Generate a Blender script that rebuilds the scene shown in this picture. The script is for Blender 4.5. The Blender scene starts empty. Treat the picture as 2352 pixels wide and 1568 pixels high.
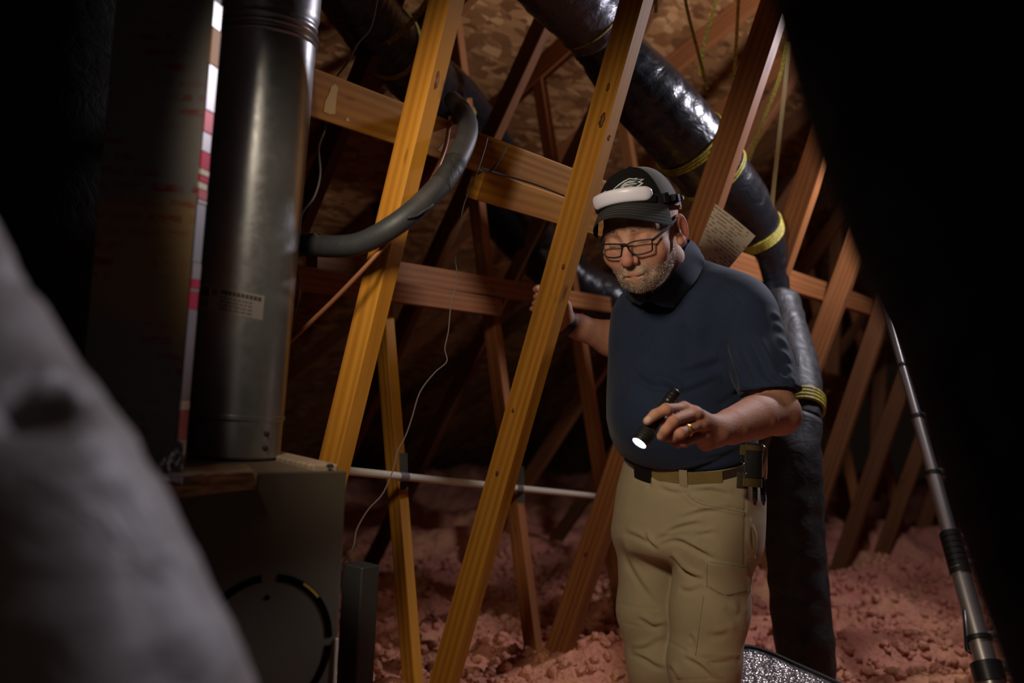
import bpy, bmesh, math, random
import numpy as np
from mathutils import Vector, Matrix, noise as mnoise

random.seed(7)
rng = np.random.default_rng(7)
scene = bpy.context.scene
COL = scene.collection

# ------------------------------------------------------------------ camera
FPX = 2352 * 35.0 / 36.0
CAM = np.array([0.0, 0.0, 1.27])
PITCH = math.atan(66 / FPX)
ROLL = math.radians(2.9)
_F = np.array([0, math.cos(PITCH), math.sin(PITCH)])
_R0 = np.array([1.0, 0, 0]); _U0 = np.array([0, -math.sin(PITCH), math.cos(PITCH)])
_R = _R0 * math.cos(ROLL) + _U0 * math.sin(ROLL)
_U = _U0 * math.cos(ROLL) - _R0 * math.sin(ROLL)
cam_d = bpy.data.cameras.new('camera')
cam_d.lens = 35; cam_d.sensor_width = 36; cam_d.clip_start = 0.05
cam = bpy.data.objects.new('camera', cam_d); COL.objects.link(cam)
cam.matrix_world = Matrix(((_R[0], _U[0], -_F[0], CAM[0]), (_R[1], _U[1], -_F[1], CAM[1]),
                           (_R[2], _U[2], -_F[2], CAM[2]), (0, 0, 0, 1)))
cam_d.dof.use_dof = True
cam_d.dof.focus_distance = 2.15
cam_d.dof.aperture_fstop = 2.2
scene.camera = cam

# ------------------------------------------------------------------ world, lamps, exposure
w = bpy.data.worlds.new('attic_dark'); scene.world = w; w.use_nodes = True
w.node_tree.nodes['Background'].inputs[0].default_value = (0.9, 0.6, 0.45, 1)
w.node_tree.nodes['Background'].inputs[1].default_value = 0.004
scene.view_settings.view_transform = 'Standard'
scene.view_settings.look = 'None'
scene.view_settings.gamma = 1.0
scene.view_settings.exposure = 0.0
scene.view_settings.use_curve_mapping = False

def aim(o, target):
    d = Vector(target) - o.location
    o.rotation_euler = d.to_track_quat('-Z', 'Y').to_euler()

def lamp(name, kind, loc, target, energy, color, size=0.2, spot=None, blend=0.5):
    l = bpy.data.lights.new(name, kind); l.energy = energy; l.color = color
    if kind == 'AREA': l.shape = 'DISK'; l.size = size
    else: l.shadow_soft_size = size
    if kind == 'SPOT': l.spot_size = math.radians(spot); l.spot_blend = blend
    o = bpy.data.objects.new(name, l); COL.objects.link(o); o.location = loc
    aim(o, target)
    return o
# warm work lamp held up beside the photographer, cool work lamp at the far right
lamp('warm_work_lamp', 'SPOT', (-0.36, 0.90, 1.85), (0.44, 2.30, 1.08), 45, (1.0, 0.85, 0.64), 0.11, 68, 0.45)
lamp('cool_work_lamp', 'POINT', (1.32, 2.92, 2.30), (0.1, 2.3, 1.45), 62, (0.90, 0.87, 1.0), 0.07)

# ------------------------------------------------------------------ pixel helpers (photo frame 2352x1568)
def ray(px, py):
    return _F + _R * ((px - 1176) / FPX) + _U * ((784 - py) / FPX)
def U(px, py, d):
    return CAM + ray(px, py) * d
def proj(P):
    P = np.atleast_2d(P) - CAM
    d = P @ _F
    return 1176 + FPX * (P @ _R) / d, 784 - FPX * (P @ _U) / d, d
def on_plane(px, py, p0, n):
    r = ray(px, py)
    return CAM + r * (np.dot(np.asarray(p0) - CAM, n) / np.dot(r, n))

# the trusses stand in parallel planes 0.61 m apart
TN = np.array([0.64, 0.77, 0.0]); TN /= np.linalg.norm(TN)     # along the attic, away and to the right
TT = np.array([TN[1], -TN[0], 0.0])                            # in the truss plane, to the right and nearer
TP = U(1262, 690, 2.4)
def tplane(k): return TP + TN * (0.61 * (k - 2))
def UT(px, py, k, off=0.0): return on_plane(px, py, tplane(k) + TN * off, TN)
SLOPE = math.radians(30)
RC = TT * math.cos(SLOPE) + np.array([0, 0, math.sin(SLOPE)])   # up the roof slope
RN = np.array([0, 0, math.cos(SLOPE)]) - TT * math.sin(SLOPE)   # roof normal, up
RP = np.array([0.0, 4.05, 2.50])                                # a point of the roof deck underside
def roof_hit(p, d):
    d = np.asarray(d, float)
    return p + d * (np.dot(RP - p, RN) / np.dot(d, RN))

# ------------------------------------------------------------------ scene helpers
WM = {}
def link(o, parent=None, mat=None):
    """link an object with world matrix mat under its parent"""
    COL.objects.link(o)
    m = mat if mat is not None else Matrix.Identity(4)
    WM[o.name] = m
    if parent is not None:
        o.parent = parent
        o.matrix_basis = WM[parent.name].inverted() @ m
    else:
        o.matrix_basis = m
    return o
def empty(name, loc, label=None, cat=None, group=None):
    o = bpy.data.objects.new(name, None); o.empty_display_size = 0.1
    link(o, None, Matrix.Translation(Vector([float(v) for v in loc])))
    tag(o, label, cat, group); return o
def tag(o, label=None, cat=None, group=None, kind=None):
    if label: o['label'] = label
    if cat: o['category'] = cat
    if group: o['group'] = group
    if kind: o['kind'] = kind
    return o
def mesh_obj(name, verts, faces, mat=None, parent=None, smooth=True, mw=None, autos=None):
    me = bpy.data.meshes.new(name)
    verts = np.asarray(verts, dtype=np.float32)
    if isinstance(faces, np.ndarray):
        n = faces.shape[1]; me.vertices.add(len(verts)); me.vertices.foreach_set('co', verts.ravel())
        me.loops.add(faces.size); me.loops.foreach_set('vertex_index', faces.ravel().astype(np.int32))
        me.polygons.add(len(faces)); me.polygons.foreach_set('loop_start', np.arange(0, faces.size, n, dtype=np.int32))
        me.update(calc_edges=True)
    else:
        me.from_pydata([tuple(map(float, v)) for v in verts], [], faces)
    me.validate()
    if smooth: me.polygons.foreach_set('use_smooth', [True] * len(me.polygons))
    if autos is not None and smooth: me.set_sharp_from_angle(angle=math.radians(autos))
    if mat is not None: me.materials.append(mat)
    o = bpy.data.objects.new(name, me)
    return link(o, parent, mw)
def frame_mat(x, y, z, o):
    return Matrix(((x[0], y[0], z[0], o[0]), (x[1], y[1], z[1], o[1]), (x[2], y[2], z[2], o[2]), (0, 0, 0, 1)))
def unit(v): v = np.asarray(v, float); return v / np.linalg.norm(v)

_box_cache = {}
def box_mesh(l, wd, t, bev):
    key = (round(l, 4), round(wd, 4), round(t, 4), bev)
    if key in _box_cache: return _box_cache[key]
    bm = bmesh.new(); bmesh.ops.create_cube(bm, size=1.0)
    bmesh.ops.scale(bm, vec=(l, wd, t), verts=bm.verts)
    if bev > 0: bmesh.ops.bevel(bm, geom=bm.edges[:], offset=bev, segments=1, affect='EDGES', profile=0.5)
    me = bpy.data.meshes.new('board'); bm.to_mesh(me); bm.free()
    _box_cache[key] = me
    return me
def board(name, p0, p1, wdir, wd, t, mat, parent=None, bev=0.002):
    """a sawn board from p0 to p1, width along wdir, local X along its length"""
    p0 = np.asarray(p0, float); p1 = np.asarray(p1, float)
    x = unit(p1 - p0); y = np.asarray(wdir, float); y = unit(y - x * np.dot(x, y)); z = np.cross(x, y)
    l = np.linalg.norm(p1 - p0)
    me = box_mesh(l, wd, t, bev).copy(); me.name = name
    me.materials.clear(); me.materials.append(mat)
    o = bpy.data.objects.new(name, me)
    return link(o, parent, frame_mat(x, y, z, (p0 + p1) / 2))
def catmull(pts, n):
    pts = np.asarray(pts, float)
    P = np.vstack([2 * pts[0] - pts[1], pts, 2 * pts[-1] - pts[-2]])
    out = []
    for i in range(1, len(P) - 2):
        t = np.linspace(0, 1, n, endpoint=False)[:, None]
        a, b, c, d = P[i - 1], P[i], P[i + 1], P[i + 2]
        out.append(0.5 * ((2 * b) + (-a + c) * t + (2 * a - 5 * b + 4 * c - d) * t ** 2 + (-a + 3 * b - 3 * c + d) * t ** 3))
    out.append(P[-2][None])
    return np.vstack(out)
def sweep(path, rad, seg=12, cap=True, rfun=None, squash=None):
    """tube along path (N,3); rad scalar or (N,); rfun(i_array, ang) extra radius factor"""
    path = np.asarray(path, float); N = len(path)
    T = np.gradient(path, axis=0); T /= np.linalg.norm(T, axis=1)[:, None] + 1e-12
    ref = np.array([0, 0, 1.0]) if abs(T[0][2]) < 0.9 else np.array([1.0, 0, 0])
    A = np.zeros_like(path); a = unit(np.cross(T[0], ref))
    for i in range(N):
        a = unit(a - T[i] * np.dot(a, T[i])); A[i] = a
    B = np.cross(T, A)
    rad = np.broadcast_to(np.asarray(rad, float), (N,))
    ang = np.linspace(0, 2 * np.pi, seg, endpoint=False)
    ii, aa = np.meshgrid(np.arange(N), ang, indexing='ij')
    r = rad[:, None] * (rfun(ii, aa) if rfun else 1.0)
    V = path[:, None, :] + (np.cos(aa) * r)[..., None] * A[:, None, :] + (np.sin(aa) * r)[..., None] * B[:, None, :]
    V = V.reshape(-1, 3)
    i0 = (np.arange(N - 1)[:, None] * seg); j = np.arange(seg)[None]; j2 = (j + 1) % seg
    Fq = np.stack([i0 + j, i0 + j2, i0 + seg + j2, i0 + seg + j], -1).reshape(-1, 4)
    F = [tuple(q) for q in Fq.tolist()]
    if cap:
        F.append(tuple(range(seg))[::-1]); F.append(tuple(range((N - 1) * seg, N * seg)))
    return V, F
def tube(name, pts, rad, mat, parent=None, seg=10, n=8, rfun=None, smooth_path=True, cap=True):
    path = catmull(pts, n) if smooth_path and len(pts) > 2 else np.asarray(pts, float)
    if not np.isscalar(rad):
        rad = np.interp(np.linspace(0, 1, len(path)), np.linspace(0, 1, len(rad)), rad)
    V, F = sweep(path, rad, seg, cap, rfun)
    return mesh_obj(name, V, F, mat, parent, autos=50)
def lathe(profile, axis_p, axis_d, seg=32, closed=False):
    """profile [(dist along axis, radius)]"""
    d = unit(axis_d); ref = np.array([0, 0, 1.0]) if abs(d[2]) < 0.9 else np.array([1.0, 0, 0])
    a = unit(np.cross(d, ref)); b = np.cross(d, a)
    ang = np.linspace(0, 2 * np.pi, seg, endpoint=False)
    V = []
    for (s, r) in profile:
        V.append(np.asarray(axis_p) + d * s + (np.cos(ang)[:, None] * a + np.sin(ang)[:, None] * b) * r)
    V = np.vstack(V); F = []
    n = len(profile)
    for i in range(n - 1):
        for j in range(seg):
            j2 = (j + 1) % seg
            F.append((i * seg + j, i * seg + j2, (i + 1) * seg + j2, (i + 1) * seg + j))
    F.append(tuple(range(seg))[::-1]); F.append(tuple(range((n - 1) * seg, n * seg)))
    return V, F

# ------------------------------------------------------------------ materials
def mat_new(name, base=(0.5, 0.5, 0.5), rough=0.6, metal=0.0, spec=None):
    m = bpy.data.materials.new(name); m.use_nodes = True
    b = m.node_tree.nodes['Principled BSDF']
    b.inputs['Base Color'].default_value = (*base, 1); b.inputs['Roughness'].default_value = rough
    b.inputs['Metallic'].default_value = metal
    if spec is not None: b.inputs['Specular IOR Level'].default_value = spec
    return m
class NT:
    def __init__(s, m): s.m = m; s.t = m.node_tree; s.b = s.t.nodes['Principled BSDF']
    def n(s, typ, **kw):
        nd = s.t.nodes.new(typ)
        for k, v in kw.items():
            if k.startswith('i_'): nd.inputs[k[2:].replace('_', ' ')].default_value = v
            else: setattr(nd, k, v)
        return nd
    def l(s, a, b): s.t.links.new(a, b)
    def coord(s, kind='Object', scale=(1, 1, 1), loc=(0, 0, 0), rot=(0, 0, 0), rnd=False):
        tc = s.n('ShaderNodeTexCoord'); mp = s.n('ShaderNodeMapping')
        mp.inputs['Scale'].default_value = scale; mp.inputs['Rotation'].default_value = rot
        mp.inputs['Location'].default_value = loc
        s.l(tc.outputs[kind], mp.inputs['Vector'])
        if rnd:
            oi = s.n('ShaderNodeObjectInfo'); ml = s.n('ShaderNodeVectorMath', operation='SCALE')
            cb = s.n('ShaderNodeCombineXYZ')
            s.l(oi.outputs['Random'], cb.inputs[0]); s.l(oi.outputs['Random'], cb.inputs[1]); s.l(oi.outputs['Random'], cb.inputs[2])
            s.l(cb.outputs[0], ml.inputs[0]); ml.inputs['Scale'].default_value = 37.0
            ad = s.n('ShaderNodeVectorMath', operation='ADD')
            s.l(mp.outputs[0], ad.inputs[0]); s.l(ml.outputs[0], ad.inputs[1])
            return ad.outputs[0]
        return mp.outputs[0]
    def noise(s, vec, scale, detail=3, rough=0.5, dist=0.0):
        nd = s.n('ShaderNodeTexNoise'); nd.inputs['Scale'].default_value = scale; nd.inputs['Detail'].default_value = detail
        nd.inputs['Roughness'].default_value = rough; nd.inputs['Distortion'].default_value = dist
        if vec is not None: s.l(vec, nd.inputs['Vector'])
        return nd
    def ramp(s, fac, stops, interp='LINEAR'):
        nd = s.n('ShaderNodeValToRGB'); nd.color_ramp.interpolation = interp
        e = nd.color_ramp.elements
        while len(e) < len(stops): e.new(0.5)
        for el, (p, c) in zip(e, stops):
            el.position = p; el.color = (*c, 1) if len(c) == 3 else c
        s.l(fac, nd.inputs[0]); return nd.outputs[0]
    def mix(s, a, b, fac, mode='MIX'):
        nd = s.n('ShaderNodeMix', data_type='RGBA', blend_type=mode)
        for v, i in ((a, 6), (b, 7)):
            if isinstance(v, tuple): nd.inputs[i].default_value = (*v, 1)
            else: s.l(v, nd.inputs[i])
        if isinstance(fac, (int, float)): nd.inputs[0].default_value = fac
        else: s.l(fac, nd.inputs[0])
        return nd.outputs[2]
    def math(s, op, a, b=None, c=None):
        nd = s.n('ShaderNodeMath', operation=op)
        for v, i in ((a, 0), (b, 1), (c, 2)):
            if v is None: continue
            if isinstance(v, (int, float)): nd.inputs[i].default_value = v
            else: s.l(v, nd.inputs[i])
        return nd.outputs[0]
    def bump(s, h, strength=0.3, dist=0.01):
        nd = s.n('ShaderNodeBump'); nd.inputs['Strength'].default_value = strength; nd.inputs['Distance'].default_value = dist
        s.l(h, nd.inputs['Height']); s.l(nd.outputs[0], s.b.inputs['Normal'])
    def color(s, c): s.l(c, s.b.inputs['Base Color'])
    def rough(s, c): s.l(c, s.b.inputs['Roughness'])

def wood_mat(name, light, dark, tint):
    m = mat_new(name, rough=0.62, spec=0.25); t = NT(m)
    v = t.coord('Object', (1.6, 30, 30), rnd=True)
    n1 = t.noise(v, 1.0, 5, 0.6, 0.6)
    v2 = t.coord('Object', (0.9, 9, 9), rnd=True)
    n2 = t.noise(v2, 1.0, 2, 0.5, 1.2)
    w = t.n('ShaderNodeTexWave', wave_type='BANDS', bands_direction='Y'); w.inputs['Scale'].default_value = 5.0
    w.inputs['Distortion'].default_value = 6.5; w.inputs['Detail'].default_value = 2; w.inputs['Detail Scale'].default_value = 0.6
    v3 = t.coord('Object', (0.16, 3.2, 3.2), rnd=True); t.l(v3, w.inputs['Vector'])
    grain = t.math('ADD', t.math('MULTIPLY', w.outputs['Fac'], 0.26), t.math('MULTIPLY', n1.outputs['Fac'], 0.70))
    c = t.ramp(grain, [(0.25, dark), (0.62, light)])
    c = t.mix(c, tint, t.ramp(n2.outputs['Fac'], [(0.42, (0, 0, 0)), (0.72, (0.55, 0.55, 0.55))]))
    oi = t.n('ShaderNodeObjectInfo')
    hs = t.n('ShaderNodeHueSaturation'); t.l(c, hs.inputs['Color'])
    t.l(t.math('ADD', t.math('MULTIPLY', oi.outputs['Random'], 0.35), 0.8), hs.inputs['Value'])
    # stray dark specks and pitch marks
    v4 = t.coord('Object', (5, 16, 16), rnd=True)
    sp = t.noise(v4, 1.3, 2, 0.5)
    c2 = t.mix(hs.outputs[0], (0.05, 0.018, 0.006), t.ramp(sp.outputs['Fac'], [(0.70, (0, 0, 0)), (0.76, (0.75, 0.75, 0.75))]))
    t.color(c2); t.bump(n1.outputs['Fac'], 0.25, 0.002)
    return m
M = {}
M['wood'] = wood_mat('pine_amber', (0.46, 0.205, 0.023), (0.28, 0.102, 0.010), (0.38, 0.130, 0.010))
M['wood_red'] = wood_mat('pine_reddish_dim', (0.33, 0.130, 0.042), (0.20, 0.068, 0.020), (0.24, 0.075, 0.020))  # redder pine for boards behind, their dimness painted into the colour
M['wood_dark'] = wood_mat('pine_dimmed', (0.15, 0.060, 0.020), (0.09, 0.032, 0.010), (0.11, 0.037, 0.010))  # shaded copy of the pine: background dimness put into the colour
M['knot'] = mat_new('knot', (0.10, 0.028, 0.010), 0.6)

def osb_mat():
    m = mat_new('osb', rough=0.75, spec=0.2); t = NT(m)
    cols = []
    base = None
    for i, (rot, sc) in enumerate([(0.3, 1.0), (1.2, 1.15), (-0.5, 0.9)]):
        v = t.coord('Object', (13 * sc, 36 * sc, 20), rot=(0, 0, rot), loc=(i * 3.1, i * 1.7, 0))
        nz = t.noise(v, 0.5, 1); vv = t.n('ShaderNodeVectorMath', operation='ADD'); t.l(v, vv.inputs[0])
        sc_ = t.n('ShaderNodeVectorMath', operation='SCALE'); t.l(nz.outputs['Color'], sc_.inputs[0]); sc_.inputs['Scale'].default_value = 1.6
        t.l(sc_.outputs[0], vv.inputs[1])
        vo = t.n('ShaderNodeTexVoronoi'); vo.inputs['Scale'].default_value = 1.0; t.l(vv.outputs[0], vo.inputs['Vector'])
        sep = t.n('ShaderNodeSeparateColor'); t.l(vo.outputs['Color'], sep.inputs[0])
        c = t.ramp(sep.outputs[0], [(0.0, (0.13, 0.052, 0.016)), (0.45, (0.25, 0.112, 0.036)), (0.8, (0.37, 0.185, 0.066)), (1.0, (0.48, 0.26, 0.105))])
        if base is None: base = c; h = sep.outputs[1]
        else:
            f = t.ramp(sep.outputs[2], [(0.45, (0, 0, 0)), (0.5, (1, 1, 1))])
            base = t.mix(base, c, f)
    big = t.noise(t.coord('Object', (1, 1, 1)), 2.2, 2)
    base = t.mix(base, (0.16, 0.06, 0.02), t.ramp(big.outputs['Fac'], [(0.45, (0, 0, 0)), (0.75, (0.5, 0.5, 0.5))]))
    t.color(base); t.bump(h, 0.3, 0.003)
    return m
M['osb'] = osb_mat()

def jacket_mat(name, col, rough, bump=0.5):
    m = mat_new(name, col, rough, spec=0.6); t = NT(m)
    v = t.coord('Object', (1, 1, 1))
    n1 = t.noise(v, 14, 4, 0.6, 1.5); n2 = t.noise(v, 55, 2, 0.5, 2.0)
    h = t.math('ADD', n1.outputs['Fac'], t.math('MULTIPLY', n2.outputs['Fac'], 0.12))
    t.bump(h, bump, 0.012)
    t.rough(t.ramp(n1.outputs['Fac'], [(0.3, (rough * 0.8,) * 3), (0.7, (rough * 1.4,) * 3)]))
    return m
M['jacket'] = jacket_mat('black_duct_jacket', (0.010, 0.010, 0.012), 0.24, 0.4)
M['jacket_dull'] = jacket_mat('dusty_duct_jacket', (0.013, 0.012, 0.012), 0.55, 0.35)
M['jacket_matte'] = jacket_mat('matte_black_jacket', (0.006, 0.005, 0.005), 0.7, 0.3)
M['jacket_silver'] = jacket_mat('silvered_jacket', (0.10, 0.10, 0.115), 0.30, 0.5)
M['jacket_silver'].node_tree.nodes['Principled BSDF'].inputs['Metallic'].default_value = 0.5

def strap_mat():
    m = mat_new('yellow_strap', (0.35, 0.28, 0.03), 0.6); t = NT(m)
    v = t.coord('Object'); n = t.noise(v, 160, 2)
    t.color(t.ramp(n.outputs['Fac'], [(0.35, (0.16, 0.13, 0.012)), (0.6, (0.42, 0.34, 0.035))]))
    return m
M['strap'] = strap_mat()
M['strap_pale'] = mat_new('pale_strap', (0.55, 0.45, 0.22), 0.6)

def galv_mat():
    m = mat_new('galvanised', (0.33, 0.33, 0.34), 0.38, 0.75); t = NT(m)
    v = t.coord('Object', (1, 1, 1))
    n = t.noise(v, 60, 3, 0.6); n2 = t.noise(v, 9, 2)
    t.color(t.ramp(n2.outputs['Fac'], [(0.3, (0.26, 0.26, 0.265)), (0.7, (0.36, 0.36, 0.37))]))
    t.rough(t.ramp(n.outputs['Fac'], [(0.3, (0.29,) * 3), (0.7, (0.40,) * 3)]))
    return m
M['galv'] = galv_mat()
M['dark_metal'] = mat_new('dark_metal', (0.03, 0.03, 0.03), 0.5, 0.6)
M['black'] = mat_new('black_plastic', (0.010, 0.010, 0.011), 0.35)
M['black_matte'] = mat_new('black_rubber', (0.008, 0.008, 0.008), 0.7)
M['wire'] = mat_new('grey_wire', (0.13, 0.11, 0.10), 0.4, 0.0)
M['wire_dark'] = mat_new('dark_wire', (0.05, 0.04, 0.035), 0.5)
M['copper'] = mat_new('dull_copper', (0.34, 0.14, 0.07), 0.45, 0.35)
M['pvc'] = mat_new('pvc_pipe', (0.62, 0.55, 0.42), 0.4)
M['tape'] = mat_new('grey_tape', (0.20, 0.19, 0.18), 0.35, 0.3)
def foam_mat():
    m = mat_new('pipe_foam', (0.05, 0.05, 0.055), 0.55); t = NT(m)
    v = t.coord('Object'); n = t.noise(v, 160, 3, 0.6); n2 = t.noise(v, 11, 3)
    dust = t.mix((0.026, 0.027, 0.031), (0.075, 0.060, 0.048), t.ramp(n2.outputs['Fac'], [(0.45, (0, 0, 0)), (0.7, (0.6, 0.6, 0.6))]))
    c = t.mix(dust, (0.45, 0.38, 0.28), t.ramp(n.outputs['Fac'], [(0.72, (0, 0, 0)), (0.78, (0.7, 0.7, 0.7))]))
    t.color(c); t.bump(n.outputs['Fac'], 0.15, 0.002)
    return m
M['foam'] = foam_mat()
def cabinet_mat():
    m = mat_new('cabinet_paint', (0.055, 0.047, 0.038), 0.55); t = NT(m)
    n = t.noise(t.coord('Object'), 5, 3); t.color(t.ramp(n.outputs['Fac'], [(0.3, (0.052, 0.041, 0.028)), (0.7, (0.068, 0.054, 0.038))]))
    return m
M['cabinet'] = cabinet_mat()
def insul_mat():
    m = mat_new('pink_insulation', (0.7, 0.35, 0.3), 0.9, spec=0.1); t = NT(m)
    v = t.coord('Object'); n = t.noise(v, 3.0, 3, 0.6); n2 = t.noise(v, 45, 3, 0.7)
    c = t.ramp(n.outputs['Fac'], [(0.35, (0.56, 0.21, 0.145)), (0.55, (0.66, 0.29, 0.18)), (0.72, (0.70, 0.38, 0.18))])
    c = t.mix(c, (0.42, 0.16, 0.13), t.ramp(n2.outputs['Fac'], [(0.3, (0.6,) * 3), (0.55, (0, 0, 0))]))  # crevice shade painted in: the bump's hollows turn darker
    t.color(c); t.bump(n2.outputs['Fac'], 0.9, 0.02)
    return m
M['insul'] = insul_mat()
M['drywall'] = mat_new('drywall', (0.4, 0.37, 0.33), 0.9)
M['steel'] = mat_new('chrome', (0.6, 0.6, 0.62), 0.2, 1.0)
M['alu'] = mat_new('aluminium', (0.50, 0.46, 0.44), 0.33, 0.85)
M['gold'] = mat_new('gold', (0.85, 0.55, 0.14), 0.2, 1.0)
# ================================================================== the attic shell
def vnoise2(x, y, seed=0):
    r = np.random.default_rng(seed); L = r.random((256, 256)).astype(np.float32)
    xi = np.floor(x).astype(int); yi = np.floor(y).astype(int); fx = x - xi; fy = y - yi
    fx = fx * fx * (3 - 2 * fx); fy = fy * fy * (3 - 2 * fy)
    g = lambda i, j: L[i % 256, j % 256]
    return (g(xi, yi) * (1 - fx) + g(xi + 1, yi) * fx) * (1 - fy) + (g(xi, yi + 1) * (1 - fx) + g(xi + 1, yi + 1) * fx) * fy
def fbm2(x, y, oct=4, seed=0, gain=0.5):
    s = 0; a = 1.0; tot = 0
    for o in range(oct):
        s = s + a * vnoise2(x * 2 ** o + 13.7 * o, y * 2 ** o + 7.1 * o, seed + o); tot += a; a *= gain
    return s / tot
def worley2(x, y, seed=0):
    r = np.random.default_rng(seed); J = r.random((128, 128, 2)).astype(np.float32)
    xi = np.floor(x).astype(int); yi = np.floor(y).astype(int); best = np.full(x.shape, 9.0)
    for dx in (-1, 0, 1):
        for dy in (-1, 0, 1):
            j = J[(xi + dx) % 128, (yi + dy) % 128]
            d = (xi + dx + j[..., 0] - x) ** 2 + (yi + dy + j[..., 1] - y) ** 2
            best = np.minimum(best, d)
    return np.sqrt(best)

fl = mesh_obj('floor', [(-5, -2, 0), (8, -2, 0), (8, 10, 0), (-5, 10, 0), (-5, -2, -.02), (8, -2, -.02), (8, 10, -.02), (-5, 10, -.02)],
              [(0, 1, 2, 3), (7, 6, 5, 4), (0, 4, 5, 1), (1, 5, 6, 2), (2, 6, 7, 3), (3, 7, 4, 0)], M['drywall'], smooth=False)
tag(fl, 'ceiling board buried under the pink insulation', kind='structure')

def insul_h(X, Y):
    hgt = 0.29 + 0.26 * (fbm2(X * 1.15 + 3, Y * 1.15 + 9, 3, 5) - 0.5) + 0.26 * (fbm2(X * 3.2, Y * 3.2, 3, 8) - 0.5)
    wx = X + 0.03 * vnoise2(X * 14, Y * 14, 21); wy = Y + 0.03 * vnoise2(X * 14 + 5, Y * 14, 22)
    w1 = worley2(wx * 11, wy * 11, 3); w2 = worley2(wx * 24, wy * 24, 4)
    hgt = hgt + 0.050 * np.sqrt(np.clip(1 - w1 ** 2, 0, 1)) + 0.022 * np.sqrt(np.clip(1 - w2 ** 2, 0, 1))
    hgt = hgt + 0.012 * (fbm2(X * 40, Y * 40, 2, 9) - 0.5)
    return hgt
gx = np.concatenate([np.arange(-4.5, -1.2, 0.07), np.arange(-1.2, 2.9, 0.014), np.arange(2.9, 7, 0.07)])
gy = np.concatenate([np.arange(0.9, 2.2, 0.03), np.arange(2.2, 4.8, 0.014), np.arange(4.8, 7, 0.022), np.arange(7, 9.6, 0.08)])
GX, GY = np.meshgrid(gx, gy, indexing='ij')
GZ = insul_h(GX, GY)
nx, ny = GX.shape
idx = np.arange(nx * ny).reshape(nx, ny)
Fq = np.stack([idx[:-1, :-1], idx[1:, :-1], idx[1:, 1:], idx[:-1, 1:]], -1).reshape(-1, 4)
_c = np.stack([GX, GY, GZ], -1).reshape(-1, 3)[Fq].mean(1); Fq = Fq[((RP - _c) @ RN) > 0.12]
ins = mesh_obj('insulation', np.stack([GX, GY, GZ], -1).reshape(-1, 3), Fq, M['insul'])
tag(ins, 'loose pink blown insulation heaped over the attic floor', 'insulation', kind='stuff')

# loose tufts lying on it: one stuff object
bm = bmesh.new(); bmesh.ops.create_icosphere(bm, subdivisions=2, radius=1.0)
ico_v = np.array([v.co[:] for v in bm.verts]); ico_f = np.array([[v.index for v in f.verts] for f in bm.faces]); bm.free()
variants = []
for s in range(6):
    r_ = np.array([1 + 0.75 * mnoise.noise(Vector(v * 1.6) + Vector((s * 7.3, 1, 2))) + 0.35 * mnoise.noise(Vector(v * 4.1) + Vector((s, 5, 2))) for v in ico_v])
    variants.append(ico_v * r_[:, None])
NT_ = 5200
tx = rng.uniform(-0.75, 2.5, NT_); ty = 2.25 + 2.9 * rng.random(NT_) ** 1.3
tz = insul_h(tx, ty)
TV, TF = [], []
for i in range(NT_):
    s = rng.uniform(0.008, 0.021)
    a = rng.uniform(0, 6.28); ca, sa = math.cos(a), math.sin(a)
    V = variants[i % 6] * s * np.array([1, 1, 0.85])
    V = np.stack([V[:, 0] * ca - V[:, 1] * sa, V[:, 0] * sa + V[:, 1] * ca, V[:, 2]], -1) + np.array([tx[i], ty[i], tz[i] + s * 0.25])
    TF.append(ico_f + len(ico_v) * i); TV.append(V)
tf = mesh_obj('insulation_tufts', np.vstack(TV), np.vstack(TF), M['insul'])
tag(tf, 'small pink tufts scattered on top of the heaped insulation', 'insulation', kind='stuff')

# ---- roof deck of OSB panels
deck = empty('ceiling', RP, 'brown OSB roof deck sloping above the trusses'); tag(deck, kind='structure')
s_lo, s_hi, n_lo, n_hi = -4.9, 3.7, -3.0, 7.4
row = 0; s = s_lo
while s < s_hi:
    nn = n_lo - (1.22 if row % 2 else 0)
    while nn < n_hi:
        a = RP + RC * (s + 0.61) + TN * (nn + 0.003) + RN * 0.006
        b = RP + RC * (s + 0.61) + TN * (nn + 2.437) + RN * 0.006
        board('osb_panel', a, b, RC, 1.214, 0.012, M['osb'], deck, 0.0)
        nn += 2.44
    s += 1.22; row += 1

# ---- trusses
def extend(p, q, zlow=0.10, roof_gap=0.06):
    """line through p (upper) and q (lower), from the top chord to the bottom chord"""
    d = unit(p - q)
    top = roof_hit(q, d) - d * roof_gap
    bot = q + d * ((zlow - q[2]) / d[2])
    return top, bot
LAB = {1: 'roof truss nearest the flue pipe, its bright amber web crossed by the grey foam pipe',
       2: 'roof truss whose amber web the man grips with his hand',
       3: 'roof truss behind the man, with a paper sheet pinned to its web',
       4: 'first roof truss to the right of the paper sheet, partly hidden by the man',
       5: 'second roof truss to the right of the paper sheet',
       6: 'third roof truss to the right of the paper sheet, beside the ladder top',
       7: 'dim roof truss just beyond the ladder top, fourth right of the paper',
       8: 'very dark roof truss second from the far end of the attic',
       9: 'farthest and darkest roof truss at the right end'}
A_px = {1: ((1026, 0), (772, 1050)), 2: ((1462, 0), (1020, 1568)), 3: ((1785, 0), (1268, 1540)), 4: ((1885, 330), (1763, 690)),
        5: ((1968, 557), (1884, 786)), 6: ((2022, 732), (1960, 916)), 7: ((2078, 875), (1995, 1110))}
A_w = {1: (0.056, 0.038), 2: (0.066, 0.042), 3: (0.080, 0.040), 4: (0.080, 0.040)}
B_px = {2: ((885, 780), (947, 1554)), 3: ((1135, 780), (1231, 1534)), 4: ((1331, 780), (1383, 1112))}
C_px = {3: ((1075, 430), (871, 875)), 4: ((1108, 780), (947, 1102)), 5: ((1334, 916), (1213, 1102))}
tr = {}
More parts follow.
